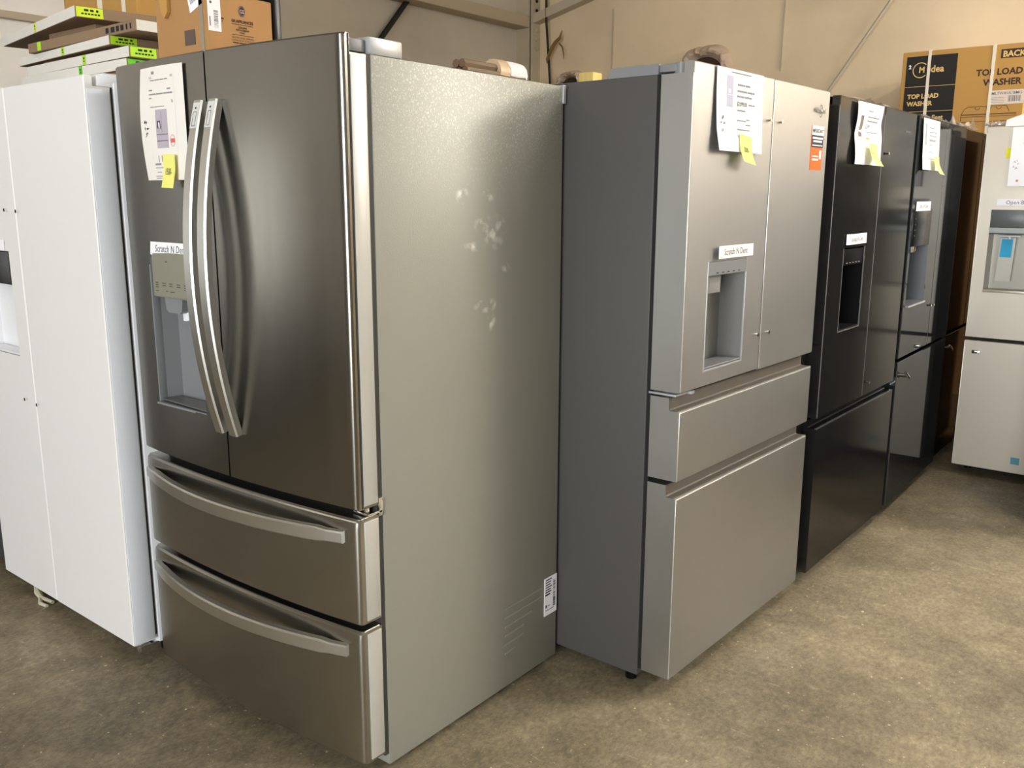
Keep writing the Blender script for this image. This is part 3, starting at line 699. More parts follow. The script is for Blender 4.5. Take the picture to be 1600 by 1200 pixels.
# ---- C: black stainless
CC, RC, WC = (.4225, 1.7482), -.013, .905
loc, rz = place(*CC, RC, .106)
C = fridge('black stainless refrigerator beside the light steel one, with drawer scoop and black dispenser', loc, rz, WC, .70, .042, 1.745, .106, BLACKCASE)
hinge_set(C, WC, 1.745, BLACKPL, .094, 1.770)
GC = .487
CL = flat_door(C, 'left_door', 0, GC-.003, .650, 1.771, .094, BLACKSS, (.143, .375, .951, 1.255), 'l', inner_m=mat('c_recess', (5, 5, 6), .6, spec=.1))
CR = flat_door(C, 'right_door', GC+.003, WC, .648, 1.771, .094, BLACKSS, None, 'r')
lipk = mat('lip_dark', (120, 120, 120), .2, .6)
lip_drawer(C, 'freezer_drawer', WC, .054, .610, .640, .094, BLACKSS, lipk, BLACKPL)
edge = mat('edge_line_grey', (112, 110, 108), .4, .3)
for D_, x in ((CL, .0), (CR, GC+.003)): MB().box(x-.0006, x+.0022, YFB+.0002, YFB+.0032, .655, 1.74, .0006).build('edge_line', edge, D_)
b = MB()
for x in (.143, .375): b.box(x-.0015, x+.0015, YFB-.001, YFB+.003, .949, 1.255)
b.box(.142, .376, YFB-.001, YFB+.003, .948, .952); b.build('recess_bezel', edge, CL, smooth=False)
MB().box(.147, .371, YFB+.004, YFB+.05, 1.19, 1.250, .003).build('control_panel', mat('c_panel', (7, 7, 8), .5, spec=.1), CL)
pr = Print(lambda u, v, l=0: (u, YFB+.0032, v))
for i in range(5): pr.rect(.19+i*.033, 1.197+.0*i, .205+i*.033, 1.2005)
pr.build('panel_print', INKG, CL)
b = MB(); b.prism([(.17, 1.19), (.23, 1.19), (.225, 1.12), (.175, 1.12)], YFB+.03, YFB+.06, 'y'); b.tube([(.19, YFB+.03, 1.15), (.19, YFB+.02, 1.13)], .008, 8); b.build('dispenser_paddle', BLACKPL, CL)
MB().prism([(.146, YFB+.002), (.372, YFB+.002), (.362, YFB+.066), (.156, YFB+.066)], .954, .957, 'z').build('drip_tray', mat('tray_black', (50, 50, 52), .2, .4), CL, smooth=False)
bumps(CR, [(.54, 1.60), (.54, .70)], YFB, CHROME)
Print(lambda u, v, l=0: (u, YFB-.001, v)).rect(.76, 1.690, .83, 1.698).build('badge', mat('badge_dim', (70, 70, 70), .3, 1), CR)

# ---- D: gloss black
CD, RD, WD = (.4365, 2.692), .013, .906
loc, rz = place(*CD, RD, .106)
D = fridge('gloss black refrigerator third in the right row, mirroring the champagne one', loc, rz, WD, .70, .042, 1.745, .106, BLACKCASE)
hinge_set(D, WD, 1.745, BLACKPL, .094, 1.770)
GD = .50
DLd = flat_door(D, 'left_door', 0, GD-.003, .738, 1.771, .094, BLACKGL, (.03, .34, .962, 1.23), 'l', inner_m=mat('d_recess', (42, 45, 49), .35))
DRd = flat_door(D, 'right_door', GD+.003, WD, .738, 1.771, .094, BLACKGL, None, 'r')
flat_door(D, 'freezer_drawer', 0, WD, .060, .722, .094, BLACKGL)
for D_, x in ((DRd, GD+.003), (DRd, WD)): MB().box(x-.0022, x+.0008, YFB+.0002, YFB+.0032, .745, 1.74, .0006).build('edge_line', edge, D_)
MB().box(.03, .34, YFB-.003, YFB+.03, 1.225, 1.38, .002).build('control_panel', BLACKPL, DLd)
pr = Print(lambda u, v, l=0: (u, YFB-.0036, v))
for i in range(4):
    for x in (.06, .29): pr.rect(x, 1.27+i*.024, x+.014, 1.274+i*.024)
pr.build('panel_print', INKG, DLd)
b = MB(); b.tube([(.08, YFB+.01, 1.225), (.08, YFB+.008, 1.20)], [.02, .014], 14); b.build('ice_spout', CHROME, DLd); b = MB(); b.tube([(.14, YFB+.01, 1.225), (.14, YFB+.008, 1.205)], .008, 10); b.build('water_spout', CHROME, DLd)
b = MB(); b.prism([(.04, YFB-.012), (.335, YFB-.012), (.33, YFB+.06), (.05, YFB+.06)], .962, .970, 'z'); b.build('drip_tray', mat('tray_clear', (170, 172, 176), .15, .3), DLd, smooth=False)
bumps(DLd, [(.475, .932)], YFB, CHROME); bumps(DRd, [(.53, .931)], YFB, CHROME)
b = MB(); b.tube([(.09, YFB, .655), (.09, YFB-.02, .655)], .010, 10); b.tube([(.075, YFB-.018, .668), (.12, YFB-.022, .640)], .007, 8); b.build('drawer_handle_mount', CHROME, D)

# ---- E: dark bronze, in the corner, mostly hidden
CE, RE, WE = (.405, 3.625), 0.0, .905
loc, rz = place(*CE, RE, .106)
E_ = fridge('dark bronze refrigerator in the corner behind the champagne one', loc, rz, WE, .70, .042, 1.745, .106, BLACKCASE)
hinge_set(E_, WE, 1.745, BLACKPL, .094, 1.770)
EL = flat_door(E_, 'left_door', 0, .45, .738, 1.771, .094, DARKBR, None, 'l'); ER = flat_door(E_, 'right_door', .456, WE, .738, 1.771, .094, DARKBR, None, 'r')
flat_door(E_, 'freezer_drawer', 0, WE, .060, .722, .094, DARKBR)
b = MB(); b.tube([(.10, YFB, .655), (.10, YFB-.02, .655)], .010, 10); b.tube([(.085, YFB-.018, .668), (.13, YFB-.022, .640)], .007, 8); b.build('drawer_handle_mount', CHROME, E_)

# ---- F: champagne steel facing the camera at the right edge
FX, FY, WF = .505, 3.651, .908
Fr = fridge('champagne steel refrigerator at the right edge with bright blue film in its dispenser', (FX, FY+.106, 0), 0, WF, .72, .042, 1.745, .106, BLACKCASE)
hinge_set(Fr, WF, 1.745, GREYPL, .094, 1.772)
FL = flat_door(Fr, 'left_door', 0, .451, .732, 1.775, .094, BEIGE, (.058, .36, .968, 1.376), 'l', inner_m=mat('f_recess', (160, 155, 145), .3, .5))
FRd = flat_door(Fr, 'right_door', .457, WF, .732, 1.775, .094, BEIGE, None, 'r')
FD = flat_door(Fr, 'freezer_drawer', 0, WF, .050, .716, .094, BEIGE)
b = MB(); b.box(.058, .36, YFB-.002, YFB+.03, 1.29, 1.376, .002); b.build('control_panel', mat('f_panel', (120, 124, 124), .25, .4), FL)
MB().prism([(YFB-.006, 1.262), (YFB-.006, 1.288), (YFB+.03, 1.292), (YFB+.03, 1.255)], .058, .36, 'x').build('panel_lip', mat('f_panel_lip', (142, 147, 144), .3, .4), FL, smooth=False)
b = MB(); b.prism([(.108, 1.238), (.175, 1.238), (.168, 1.022), (.100, 1.022)], YFB+.035, YFB+.045, 'y'); pd = b.build('dispenser_paddle', mat('f_paddle', (176, 172, 162), .3, .4), FL, smooth=False)
MB().prism([(.114, 1.232), (.164, 1.232), (.162, 1.142), (.110, 1.142)], YFB+.032, YFB+.034, 'y').build('blue_film', BLUETP, pd, smooth=False)
b = MB(); b.box(.10, .20, YFB+.012, YFB+.03, 1.243, 1.250, .002); b.tube([(.15, YFB+.02, 1.25), (.15, YFB+.02, 1.232)], .006, 8); b.build('water_spout', WHITEPL, FL)
MB().box(.056, .362, YFB-.004, YFB+.065, .966, .980, .001).build('drip_tray', BEIGE, FL)
b = MB(); b.box(.040, .078, YFB-.016, YFB, .650, .668, .003); b.build('drawer_handle_mount', CHROME, FD)
MB().box(.272, .312, YFB-.001, YFB, .098, .134).build('blue_tape', BLUESQ, FD, smooth=False)
for D_, z0, z1 in ((FL, .735, 1.745), (FD, .053, .713)): MB().box(-.0008, .003, YFB, YFB+.004, z0, z1, .0006).build('edge_line', mat('edge_cream', (232, 226, 214), .35, .3), D_)

# ---- W: white side-by-side left of A
RW = -.0186; wx, wy = -.9928, -.1243; WW = .921
cw, sw = math.cos(RW), math.sin(RW)
W0 = (wx - WW*cw - .085*sw, wy - WW*sw + .085*cw, 0)
Wf = fridge('white side-by-side refrigerator left of the near stainless one', W0, RW, WW, .66, .05, 1.742, .085, WHITEPL)
YFW = -.085
MB().box(.01, WW-.012, -.012, 0, .075, 1.735).build('gasket', GASKET, Wf, smooth=False)
SX = WW-.507
WL = flat_door(Wf, 'left_door', 0, SX-.003, .068, 1.755, .073, WHITE, (.05, WW-.593, .912, 1.256), 'l', inner_m=mat('w_recess', (236, 236, 238), .4), depth=.06, notch_y=.06)
WR = flat_door(Wf, 'right_door', SX+.003, WW, .067, 1.755, .073, WHITE, None, 'r', notch_y=.06)
MB().box(WW-.0006, WW+.0012, YFW+.006, -.014, .072, 1.72, .0006).build('side_skin', WHITESIDE, WR)
MB().box(SX-.003, SX+.003, YFW+.01, -.02, .08, 1.74).build('seam_seal', GASKET, WL, smooth=False)
MB().box(.055, WW-.597, YFW-.001, YFW+.03, 1.147, 1.253, .002).build('control_panel', mat('w_panel', (44, 42, 42), .25), WL)
b = MB(); b.prism([(WW-.66, 1.14), (WW-.62, 1.14), (WW-.605, 1.05), (WW-.635, 1.05)], YFW+.02, YFW+.045, 'y'); b.build('dispenser_paddle', WHITEPL, WL)
MB().prism([(.055, YFW+.002), (WW-.598, YFW+.002), (WW-.606, YFW+.055), (.063, YFW+.055)], .915, .921, 'z').build('drip_tray', WHITEPL, WL, smooth=False)
bumps(WL, [(WW-.569, 1.387), (WW-.570, .771)], YFW, CHROME); bumps(WR, [(WW-.486, 1.384), (WW-.483, .765)], YFW, CHROME)
b = MB(); b.box(WW-.09, WW-.004, -.045, .05, 1.728, 1.758, .004); b.box(WW-.07, WW-.002, -.03, .06, 1.735, 1.765, .006); b.build('hinge_cover', WHITEPL, Wf)
b = MB(); b.box(.004, .09, -.045, .05, 1.728, 1.758, .004); b.build('hinge_cover', WHITEPL, Wf)
b = MB(); b.box(WW-.06, WW-.01, -.06, .03, .045, .052, .001); b.tube([(WW-.03, -.05, .03), (WW-.03, -.05, .068)], .009, 8); b.build('lower_hinge', CHROME, Wf)

# ---- G: dark refrigerator at the left edge
G0 = (-2.86, .02, 0)
G = fridge('dark charcoal refrigerator at the left edge beyond the white one', G0, 0, .90, .66, .05, 1.742, .085, BLACKCASE)
chg = mat('charcoal_door', (72, 76, 80), .35, .3)
flat_door(G, 'left_door', 0, .38, .067, 1.755, .073, chg, None, 'l'); flat_door(G, 'right_door', .386, .90, .067, 1.755, .073, chg, None, 'r')
hinge_set(G, .90, 1.742, BLACKPL, .073, 1.76)

# ---- added neighbours outside the frame, unseen, placed to shape the door reflections
def added_fridge(label, loc, rz, m, mc, wd=.905):
    R_ = fridge(label, loc, rz, wd, .70, .042, 1.745, .106, mc)
    flat_door(R_, 'left_door', 0, wd/2-.003, .738, 1.771, .094, m, None, 'l'); flat_door(R_, 'right_door', wd/2+.003, wd, .738, 1.771, .094, m, None, 'r')
    flat_door(R_, 'freezer_drawer', 0, wd, .060, .722, .094, m); hinge_set(R_, wd, 1.745, BLACKPL, .094, 1.770)
added_fridge('added white refrigerator next to the champagne one, unseen, for reflections', (1.62, 3.76, 0), 0, WHITE, WHITEPL)
added_fridge('added steel refrigerator at the end of the back row, unseen, for reflections', (2.58, 3.76, 0), 0, BSTEEL, BCASE)
added_fridge('added steel refrigerator against the left wall, unseen, for reflections', (-3.1, -1.75, 0), PI/2, BSTEEL, BCASE)
added_fridge('added black refrigerator against the left wall, unseen, for reflections', (-3.1, -2.95, 0), PI/2, BLACKSS, BLACKCASE)
added_fridge('added dark bronze refrigerator against the left wall, unseen, for reflections', (-3.1, -4.1, 0), PI/2, DARKBR, BLACKCASE)
uf = fridge('added black upright freezer in front of the champagne refrigerator, unseen, for reflections', (.95, 3.10, 0), 0, .62, .50, .042, 1.62, .06, BLACKCASE)
flat_door(uf, 'door', 0, .62, .06, 1.61, .05, BLACKSS)

# ================================================================ papers, notes and tags
def greek(p, u0, v, lens, h=.0025, gap=.002):
    u = u0
    for l in lens: p.rect(u, v, u+l, v+h); u += l+gap
    return p
def scatter_marks(p, u, v, seed, n=6, sz=.006, sp=.012):
    r = random.Random(seed)
    for i in range(n):
        a = 2*PI*i/n; p.scribble(u+sp*.7*math.cos(a), v+sp*1.5*math.sin(a), sz, seed*10+i, .0015)

def tag_strip(label, loc, rz, wd, ht, word, size, curl=None, tilt=0.0, sx=1.0):
    o, sf = sheet('sale_tag', label, 'tag', loc, rz, wd, ht, PAPER, curl, 'printed sale tags on the doors', tilt)
    Print(sf).text(word, wd*.5, -ht*.5-size*.33, size, sx, align='c').build('printed_words', mat('ink_tag', (96, 96, 100), .7), o)
    return o

# A: tall price sheet with yellow note, strip tag
def ax(x, z, out=0): return (x, fyA(x+AW)-.003-out, z)
zA_top = 1.750
angA = math.atan2(fyA(AW-.54)-fyA(AW-.74), .20)
sh, sf = sheet('price_sheet', 'tall printed sheet on the left door of the near stainless refrigerator', 'price sheet', (-.742, fyA(AW-.742)-.002, zA_top), angA, .203, .277, PAPER_W,
               lambda u, v: .002 + .010*(1-u)**2*math.sin(PI*min(1, max(0, v))) + .006*math.sin(PI*u), 'price sheets on the refrigerators')
p = Print(sf)
greek(p, .058, -.034, [.02, .024, .018, .014]); greek(p, .05, -.058, [.10], .0035); greek(p, .05, -.068, [.034, .03, .04], .0035); greek(p, .05, -.077, [.012], .003)
p.rect(.05, -.155, .105, -.1535) if False else None
greek(p, .055, -.098, [.018, .045], .002)
p.rect(.152, -.09, .156, -.083); p.rect(.064, -.018, .078, -.011)
for s in range(5): p.rect(.075+.016*s, -.232, .078+.016*s, -.216)
greek(p, .055, -.240, [.03], .005); greek(p, .055, -.247, [.05], .002); greek(p, .062, -.258, [.022], .002); greek(p, .052, -.268, [.06], .002); greek(p, .052, -.273, [.06], .002)
p.build('printed_lines', INKG, sh)
p = Print(sf); greek(p, .052, -.029, [.11], .006); p.rect(.047, -.225, .0475, -.03).rect(.165, -.225, .1655, -.03); p.build('printed_frame', mat('ink_pale', (205, 196, 192), .8), sh)
p = Print(sf); p.rect(.076, -.198, .128, -.104, 3, 5); pf = p.build('printed_picture', PIC, sh)
p = Print(sf); p.rect(.083, -.150, .088, -.131, lift=.0004).rect(.095, -.150, .0975, -.131, lift=.0004).rect(.083, -.134, .097, -.1315, lift=.0004).rect(.077, -.165, .127, -.1635, lift=.0004).rect(.077, -.181, .127, -.1795, lift=.0004).rect(.1025, -.16, .1032, -.11, lift=.0004); p.build('picture_detail', mat('pic_dark', (78, 66, 84), .7), pf)
Print(sf).rect(.089, -.148, .0945, -.136, lift=.0006).build('picture_highlight', PAPER, pf)
p = Print(sf); p.arc(.146, -.181, .009, 0, 2*PI, .0012, 18, .014); p.rect(.137, -.186, .155, -.176); p.build('printed_seal', INKR, sh)
p = Print(sf); scatter_marks(p, .028, -.148, 3); p.build('handwritten_marks', INK, sh)
pn, sn = sheet('sticky_note', 'yellow sticky note reading 1500 on the sheet of the near stainless refrigerator', 'sticky note', (-.632, fyA(AW-.632)-.0165, 1.536), angA, .056, .082, YEL, lambda u, v: .002+.016*max(0, v-.45), 'sticky price notes', .03)
Print(sn).text('1500-', .010, -.050, .024, .58).build('handwritten_price', INK, pn)
o = tag_strip('white strip reading Scratch N Dent on the near stainless refrigerator, partly behind the handle', (-.764, fyA(AW-.764)-.002, 1.314), angA+.01, .205, .034, 'Scratch N Dent', .026, lambda u, v: .003*v, 0.0, .93)

# W tag
tag_strip('small white strip on the white refrigerator above its black dispenser panel', (-.9928-.86, -.1243+.0150, 1.292), RW, .245, .034, 'Scratch N Dent', .026)

# B
z3 = PI/2
def onB(u, z, out=.002): return on_front(CB, RB, u, z, out)
sh, sf = sheet('price_sheet', 'wide printed sheet at the top of the light steel refrigerator', 'price sheet', onB(.112, 1.770), z3+RB, .280, .214, PAPER, lambda u, v: .002+.012*v*v*(1-.5*u)+.02*max(0, v-.75)*(1-u), 'price sheets on the refrigerators')
p = Print(sf); p.rect(.056, -.098, .093, -.018, 2, 4); pf = p.build('printed_picture', PIC2, sh)
Print(sf).rect(.060, -.068, .089, -.066, lift=.0004).rect(.066, -.062, .078, -.052, lift=.0004).build('picture_detail', PAPER, pf)
p = Print(sf); greek(p, .118, -.040, [.045, .03], .005); greek(p, .118, -.056, [.06, .03, .012], .005); greek(p, .118, -.070, [.02, .02, .045], .005)
greek(p, .188, -.088, [.022, .016], .004); greek(p, .118, -.106, [.05], .004); greek(p, .118, -.132, [.012, .01, .03], .003); greek(p, .175, -.128, [.02], .003); greek(p, .172, -.142, [.03], .003); greek(p, .118, -.156, [.08], .0035); greek(p, .08, -.010, [.12], .003)
p.build('printed_lines', INKG, sh)
Print(sf).text('$2,099.00', .117, -.092, .016, .95, bold=.0003).build('printed_price', mat('ink_mid', (120, 118, 122), .8), sh)
Print(sf).text('Pay by calendar', .117, -.175, .011, .9).build('printed_link', INKB, sh)
p = Print(sf); scatter_marks(p, .034, -.142, 4); p.build('handwritten_marks', mat('ink_soft', (110, 110, 112), .8), sh)
pn, sn = sheet('sticky_note', 'pale yellow sticky note hanging below the sheet on the light steel refrigerator', 'sticky note', onB(.243, 1.606, .010), z3+RB, .074, .076, YELP, lambda u, v: .003+.022*v*v, 'sticky price notes', .12)
Print(sn).text('1200-', .016, -.046, .020, .8, bold=.0003).build('handwritten_price', mat('ink_pencil', (120, 124, 90), .8), pn)
tag_strip('curled white strip reading Scratch N Dent on the light steel refrigerator', onB(.158, 1.303), z3+RB, .226, .035, 'Scratch N Dent', .025, lambda u, v: .003+.03*max(0, .35-u)**1.5, 0, .93)

# C
def onC(u, z, out=.002): return on_front(CC, RC, u, z, out)
sh, sf = sheet('price_sheet', 'rippled printed sheet on the black stainless refrigerator', 'price sheet', onC(.142, 1.764), z3+RC, .282, .214, PAPER, lambda u, v: .002+.006*(1+math.sin(v*9+u*2))**.5+.022*max(0, v-.72)*(.4+u), 'price sheets on the refrigerators')
p = Print(sf); p.rect(.036, -.118, .068, -.046, 2, 4); p.build('printed_picture', PIC3, sh)
p = Print(sf); greek(p, .11, -.03, [.05], .005); greek(p, .11, -.05, [.05, .05, .03], .005); greek(p, .11, -.064, [.06, .06], .005); greek(p, .10, -.102, [.09, .03], .004)
for i in range(4): p.rect(.018+.004*(i % 2), -.08-.01*i, .026+.004*(i % 2), -.076-.01*i)
p.build('printed_lines', INKG, sh)
Print(sf).text('$2,099.00', .10, -.088, .020, .9, bold=.0003).build('printed_price', mat('ink_mid', (120, 118, 122), .8), sh)
Print(sf).rect(.108, -.126, .145, -.118).build('printed_banner', INKO, sh)
p = Print(sf); scatter_marks(p, .02, -.178, 5, 4); p.build('handwritten_marks', INKG, sh)
pn, sn = sheet('sticky_note', 'pale yellow sticky note on the rippled sheet of the black stainless refrigerator', 'sticky note', onC(.250, 1.626, .022), z3+RC, .085, .078, YELP, lambda u, v: .004+.030*v*v, 'sticky price notes', .04)
p = Print(sn); p.scribble(.024, -.044, .010, 71, .0018).scribble(.036, -.046, .009, 72, .0018).stroke([(.046, -.046), (.058, -.044)], .0018); p.build('handwritten_price', mat('ink_pencil', (120, 124, 90), .8), pn)
tag_strip('white strip reading Scratch N Dent above the black dispenser', onC(.150, 1.304), z3+RC, .228, .038, 'Scratch N Dent', .025, lambda u, v: .002+.003*math.sin(u*5), 0, .9)

# D
def onD(u, z, out=.002): return on_front(CD, RD, u, z, out)
sh, sf = sheet('price_sheet', 'printed sheet with curling corner on the gloss black refrigerator', 'price sheet', onD(.035, 1.762), z3+RD, .285, .212, PAPER, lambda u, v: .003+.01*v+.022*max(0, v-.75)*(.5+u), 'price sheets on the refrigerators')
p = Print(sf); p.rect(.028, -.110, .058, -.022, 2, 4).rect(.034, -.142, .05, -.126); p.build('printed_picture', mat('pic_grey', (160, 160, 164), .8), sh)
p = Print(sf); greek(p, .10, -.038, [.09], .005); greek(p, .10, -.055, [.13], .005); greek(p, .10, -.07, [.13], .005); greek(p, .10, -.092, [.07, .04], .010); greek(p, .10, -.108, [.06], .004); greek(p, .10, -.138, [.07], .004); greek(p, .18, -.132, [.02], .003); greek(p, .10, -.166, [.12], .004)
p.build('printed_lines', INKG, sh)
p = Print(sf); scatter_marks(p, .03, -.175, 6, 5); p.build('handwritten_marks', INKG, sh)
pn, sn = sheet('sticky_note', 'pale yellow sticky note on the curling sheet of the gloss black refrigerator', 'sticky note', onD(.165, 1.610, .026), z3+RD, .085, .076, YELP, lambda u, v: .004+.030*v*v, 'sticky price notes', .04)
p = Print(sn); p.scribble(.03, -.03, .010, 81, .0018).scribble(.042, -.034, .008, 82, .0018); p.build('handwritten_price', mat('ink_pencil', (120, 124, 90), .8), pn)
tag_strip('white strip reading Scratch N Dent on the gloss black refrigerator', onD(.055, 1.417), z3+RD, .25, .040, 'Scratch N Dent', .026, None, 0, .95)

# F
sh, sf = sheet('price_sheet', 'tall printed sheet on the champagne refrigerator at the right edge', 'price sheet', (FX+.118, FY-.002, 1.768), 0, .216, .279, PAPER, lambda u, v: .004+.012*(1-u)**2, 'price sheets on the refrigerators')
p = Print(sf); 
for i in range(5): p.rect(.05, -.03-i*.012, .19, -.028-i*.012)
p.build('printed_lines', INKG, sh)
p = Print(sf); scatter_marks(p, .028, -.175, 8, 5); p.build('handwritten_marks', INKG, sh)
Print(sf).rect(.035, -.258, .045, -.248).build('printed_square', mat('ink_coral', (228, 130, 110), .8), sh)
sheet('page_flag', 'small bright yellow flag on the champagne refrigerator beside its printed sheet', 'flag', (FX+.096, FY-.004, 1.672), 0, .022, .048, YELB, None)
tag_strip('white strip reading Open Box above the dispenser of the champagne refrigerator', (FX+.078, FY-.002, 1.428), 0, .19, .033, 'Open Box', .026)

# ================================================================ cartons on top of the left row
def carton(name, label, x0, x1, y0, y1, z0, z1, m, cat='box', group=None, rz=0.0, piv=None):
    piv = piv or (x0, y0)
    rt = empty(name, (piv[0], piv[1], z0), rz, label, cat, group)
    MB().box(x0-piv[0], x1-piv[0], y0-piv[1], y1-piv[1], 0, z1-z0, .003, 1).build('carton_body', m, rt)
    return rt
# replacement-part carton standing across the near and the white refrigerator
GX, GY, GZ = -.772, .122, 1.762
ge = carton('parts_carton', 'brown appliance parts carton on top of the near stainless refrigerator', -1.018, GX, GY, GY+.222, GZ, GZ+.222, CARD, piv=(GX, GY))
S = lambda u, v, l=0: (.0008+l, u, v)       # right face, u along +y
p = Print(S); p.disc(.117, .182, .0115, 24, .0150); p.build('round_emblem', mat('emblem_navy', (44, 32, 58), .7), ge)
p = Print(lambda u, v, l=0: (.0014, u, v)); p.text('GE', .117, .1765, .0145, .85, align='c', bold=.0002); p.arc(.117, .182, .0095, 0, 2*PI, .0008, 20, .0128); p.build('emblem_letters', mat('emblem_pale', (196, 168, 150), .8), ge)
p = Print(S); p.text('GE APPLIANCES', .117, .150, .0112, .92, align='c', bold=.0003); p.rect(.081, .1445, .153, .146); p.text('GENUINE', .117, .1355, .0068, 1.0, align='c', bold=.0002); p.text('REPLACEMENT', .117, .1285, .0068, 1.0, align='c', bold=.0002); p.text('PART', .117, .1215, .0068, 1.0, align='c', bold=.0002)
p.rect(.081, .1165, .153, .118); p.text('FACTORY TESTED, APPROVED', .117, .1075, .0062, .86, align='c'); p.text('& DISTRIBUTED BY GE APPLIANCES', .117, .1005, .0062, .80, align='c'); greek(p, .082, .094, [.02, .03, .018], .003); p.rect(.048, .152, .056, .157); p.rect(.049, .146, .052, .149)
p.build('printed_words', PRINTBR, ge)
b = MB(); b.box(0, .0008, .006, .047, .118, .205); lb = b.build('barcode_label', PAPER, ge, smooth=False)
p = Print(lambda u, v, l=0: (.0014, u, v)); r_ = random.Random(2)
for i in range(15): p.rect(.024, .128+i*.003, .038, .128+i*.003+r_.choice((.0008, .0014, .002)))
p.rect(.01, .13, .013, .155); p.disc(.016, .192, .004, 12); p.build('barcode', mat('ink_bar', (110, 105, 105), .8), lb)
b = MB(); b.bm.verts.ensure_lookup_table(); b.prism([(-.072, .168), (-.012, .188), (-.024, .232), (-.083, .212)], -.0012, -.0004, 'y'); lb = b.build('top_label', PAPER, ge, smooth=False)
p = Print(lambda u, v, l=0: (-.048+u*.95-v*.31*0-v*.3, -.002, .2+v*.95+u*.31))
for i in range(9): p.rect(-.02+i*.0045, -.004, -.0178+i*.0045, .008)
p.build('barcode', INKG, lb)
MB().box(-.105, -.055, -.0015, -.0004, .085, .125).build('tape_patch', mat('patch_brown', (92, 74, 66), .3), ge, smooth=False)
MB().box(-.030, -.012, -.0012, -.0004, .0, .222).build('tape_strip', TAPE, ge, smooth=False)
# torn flap hanging at the top of the left face
b = MB(); b.prism([(-.205, .222), (-.165, .222), (-.168, .18), (-.185, .165), (-.20, .185)], -.012, -.002, 'y'); b.build('torn_flap', CARD2, ge, smooth=False)
# black panel standing behind it
MBp = MB().box(-1.0, -.765, .348, .372, 1.745, 2.06, .004); o = MBp.build('black_board', BLACKCASE); tag(o, 'black board standing behind the appliance parts carton', 'board')
o = MB().box(-.93, -.80, .128, .34, GZ+.224, GZ+.254, .003).build('black_case_box', BLACKCASE); tag(o, 'flat black case lying on the appliance parts carton', 'case')

# brown base carton on the white refrigerator, then five flat white cartons
base = carton('flat_carton', 'low brown carton on the white refrigerator under the flat white cartons', -2.12, -1.44, .262, .66, 1.767, 1.840, CARDD)
def flat_box(label, corner, ang, ln, dp, z0, z1, white_front=True, lab2=(.42,), green=GREEN, tilt=0):
    """corner = near right top corner; the long side runs left at ang, the short side runs away"""
    rt = empty('flat_carton', (corner[0], corner[1], z0), ang, label, 'box', 'flat cartons with green labels')
    h = z1 - z0
    MB().box(-ln, 0, 0, dp, 0, h, .002, 1).build('carton_body', CARDD, rt)
    if white_front: MB().box(-ln+.001, -.001, -.0015, 0, .001, h-.001).build('white_side', CARDW, rt, smooth=False)
    else: MB().box(0, .0015, .001, dp-.001, .001, h-.001).build('white_side', CARDW, rt, smooth=False)
    if white_front:
        b = MB(); b.box(.0003, .0012, .004, .094, .002, h-.002); lb = b.build('green_label', green, rt, smooth=False)
        p = Print(lambda u, v, l=0: (.0018, u, v))
        p.rect(.03, h*.58, .045, h*.78).rect(.05, h*.58, .062, h*.78).rect(.07, h*.58, .078, h*.78)
        for i in range(6): p.rect(.02+i*.011, h*.28, .028+i*.011, h*.42)
        p.build('label_print', INK, lb)
        for f in lab2:
            b = MB(); b.box(-ln*f-.012, -ln*f+.012, -.0026, -.0016, .002, h-.001); lb = b.build('green_label', green, rt, smooth=False)
            p = Print(lambda u, v, l=0: (-ln*f+u, -.0032, v)); p.rect(-.005, h*.55, .006, h*.75).rect(-.004, h*.3, .006, h*.45); p.build('label_print', mat('ink_olive', (80, 90, 30), .7), lb)
    else:
        p = Print(lambda u, v, l=0: (-u, -.0008, v))
        for i, (a, bb) in enumerate(((.03, .04), (.055, .065), (.08, .10), (.11, .13), (.14, .165), (.18, .20))): p.rect(a, h*.25, bb, h*.75)
        p.build('label_print', INK, rt)
        b = MB(); b.box(-ln*.88-.015, -ln*.88+.015, -.0014, -.0004, .002, h-.001); b.build('green_label', green, rt, smooth=False)
    return rt
flat_box('lowest flat white carton with a bright green end label, just above the white refrigerator', (-1.417, .250), -.030, .80, .42, 1.841, 1.876, True, (.40,), GREEN2)
flat_box('second flat white carton from the bottom of the stack', (-1.398, .250), -.050, .80, .42, 1.878, 1.913, True, (.40,))
flat_box('middle flat white carton of the stack, green label at its corner', (-1.50, .242), -.080, .80, .42, 1.924, 1.954, True, (.47,))
o = MB().box(-2.1, -1.6, .31, .55, 1.913, 1.924).build('cardboard_spacer', CARDD); tag(o, 'brown cardboard sheet between the flat cartons', 'cardboard')
flat_box('brown flat carton with black print and a white end, second from the top', (-1.352, .255), -.028, .80, .42, 1.956, 1.990, False)
flat_box('topmost flat white carton, turned outwards with a yellow-green corner label', (-1.728, .252), -.158, .90, .40, 2.038, 2.075, True, (.50,), mat('label_yellowgreen', (212, 234, 40), .6))
o = MB().box(-2.15, -1.80, .36, .56, 1.991, 2.037, .002).build('small_carton', CARDD); tag(o, 'small brown carton holding up the topmost flat carton', 'box')
# large kraft carton behind the stack, on the refrigerators of the left row
bc = carton('large_carton', 'large kraft carton behind the flat cartons at the top left', -2.88, -2.26, .80, 1.22, 1.78, 2.60, CARD2)
MB().box(.30, .34, -.0012, -.0003, 0, .82).build('tape_strip', STRAP, bc, smooth=False)
MB().box(.50, .53, -.0012, -.0003, 0, .82).build('tape_strip', STRAP, bc, smooth=False)
su = carton('support_crate', 'tall cardboard crate standing behind the left refrigerators', -2.88, -2.26, .80, 1.22, 0, 1.78, CARDD)

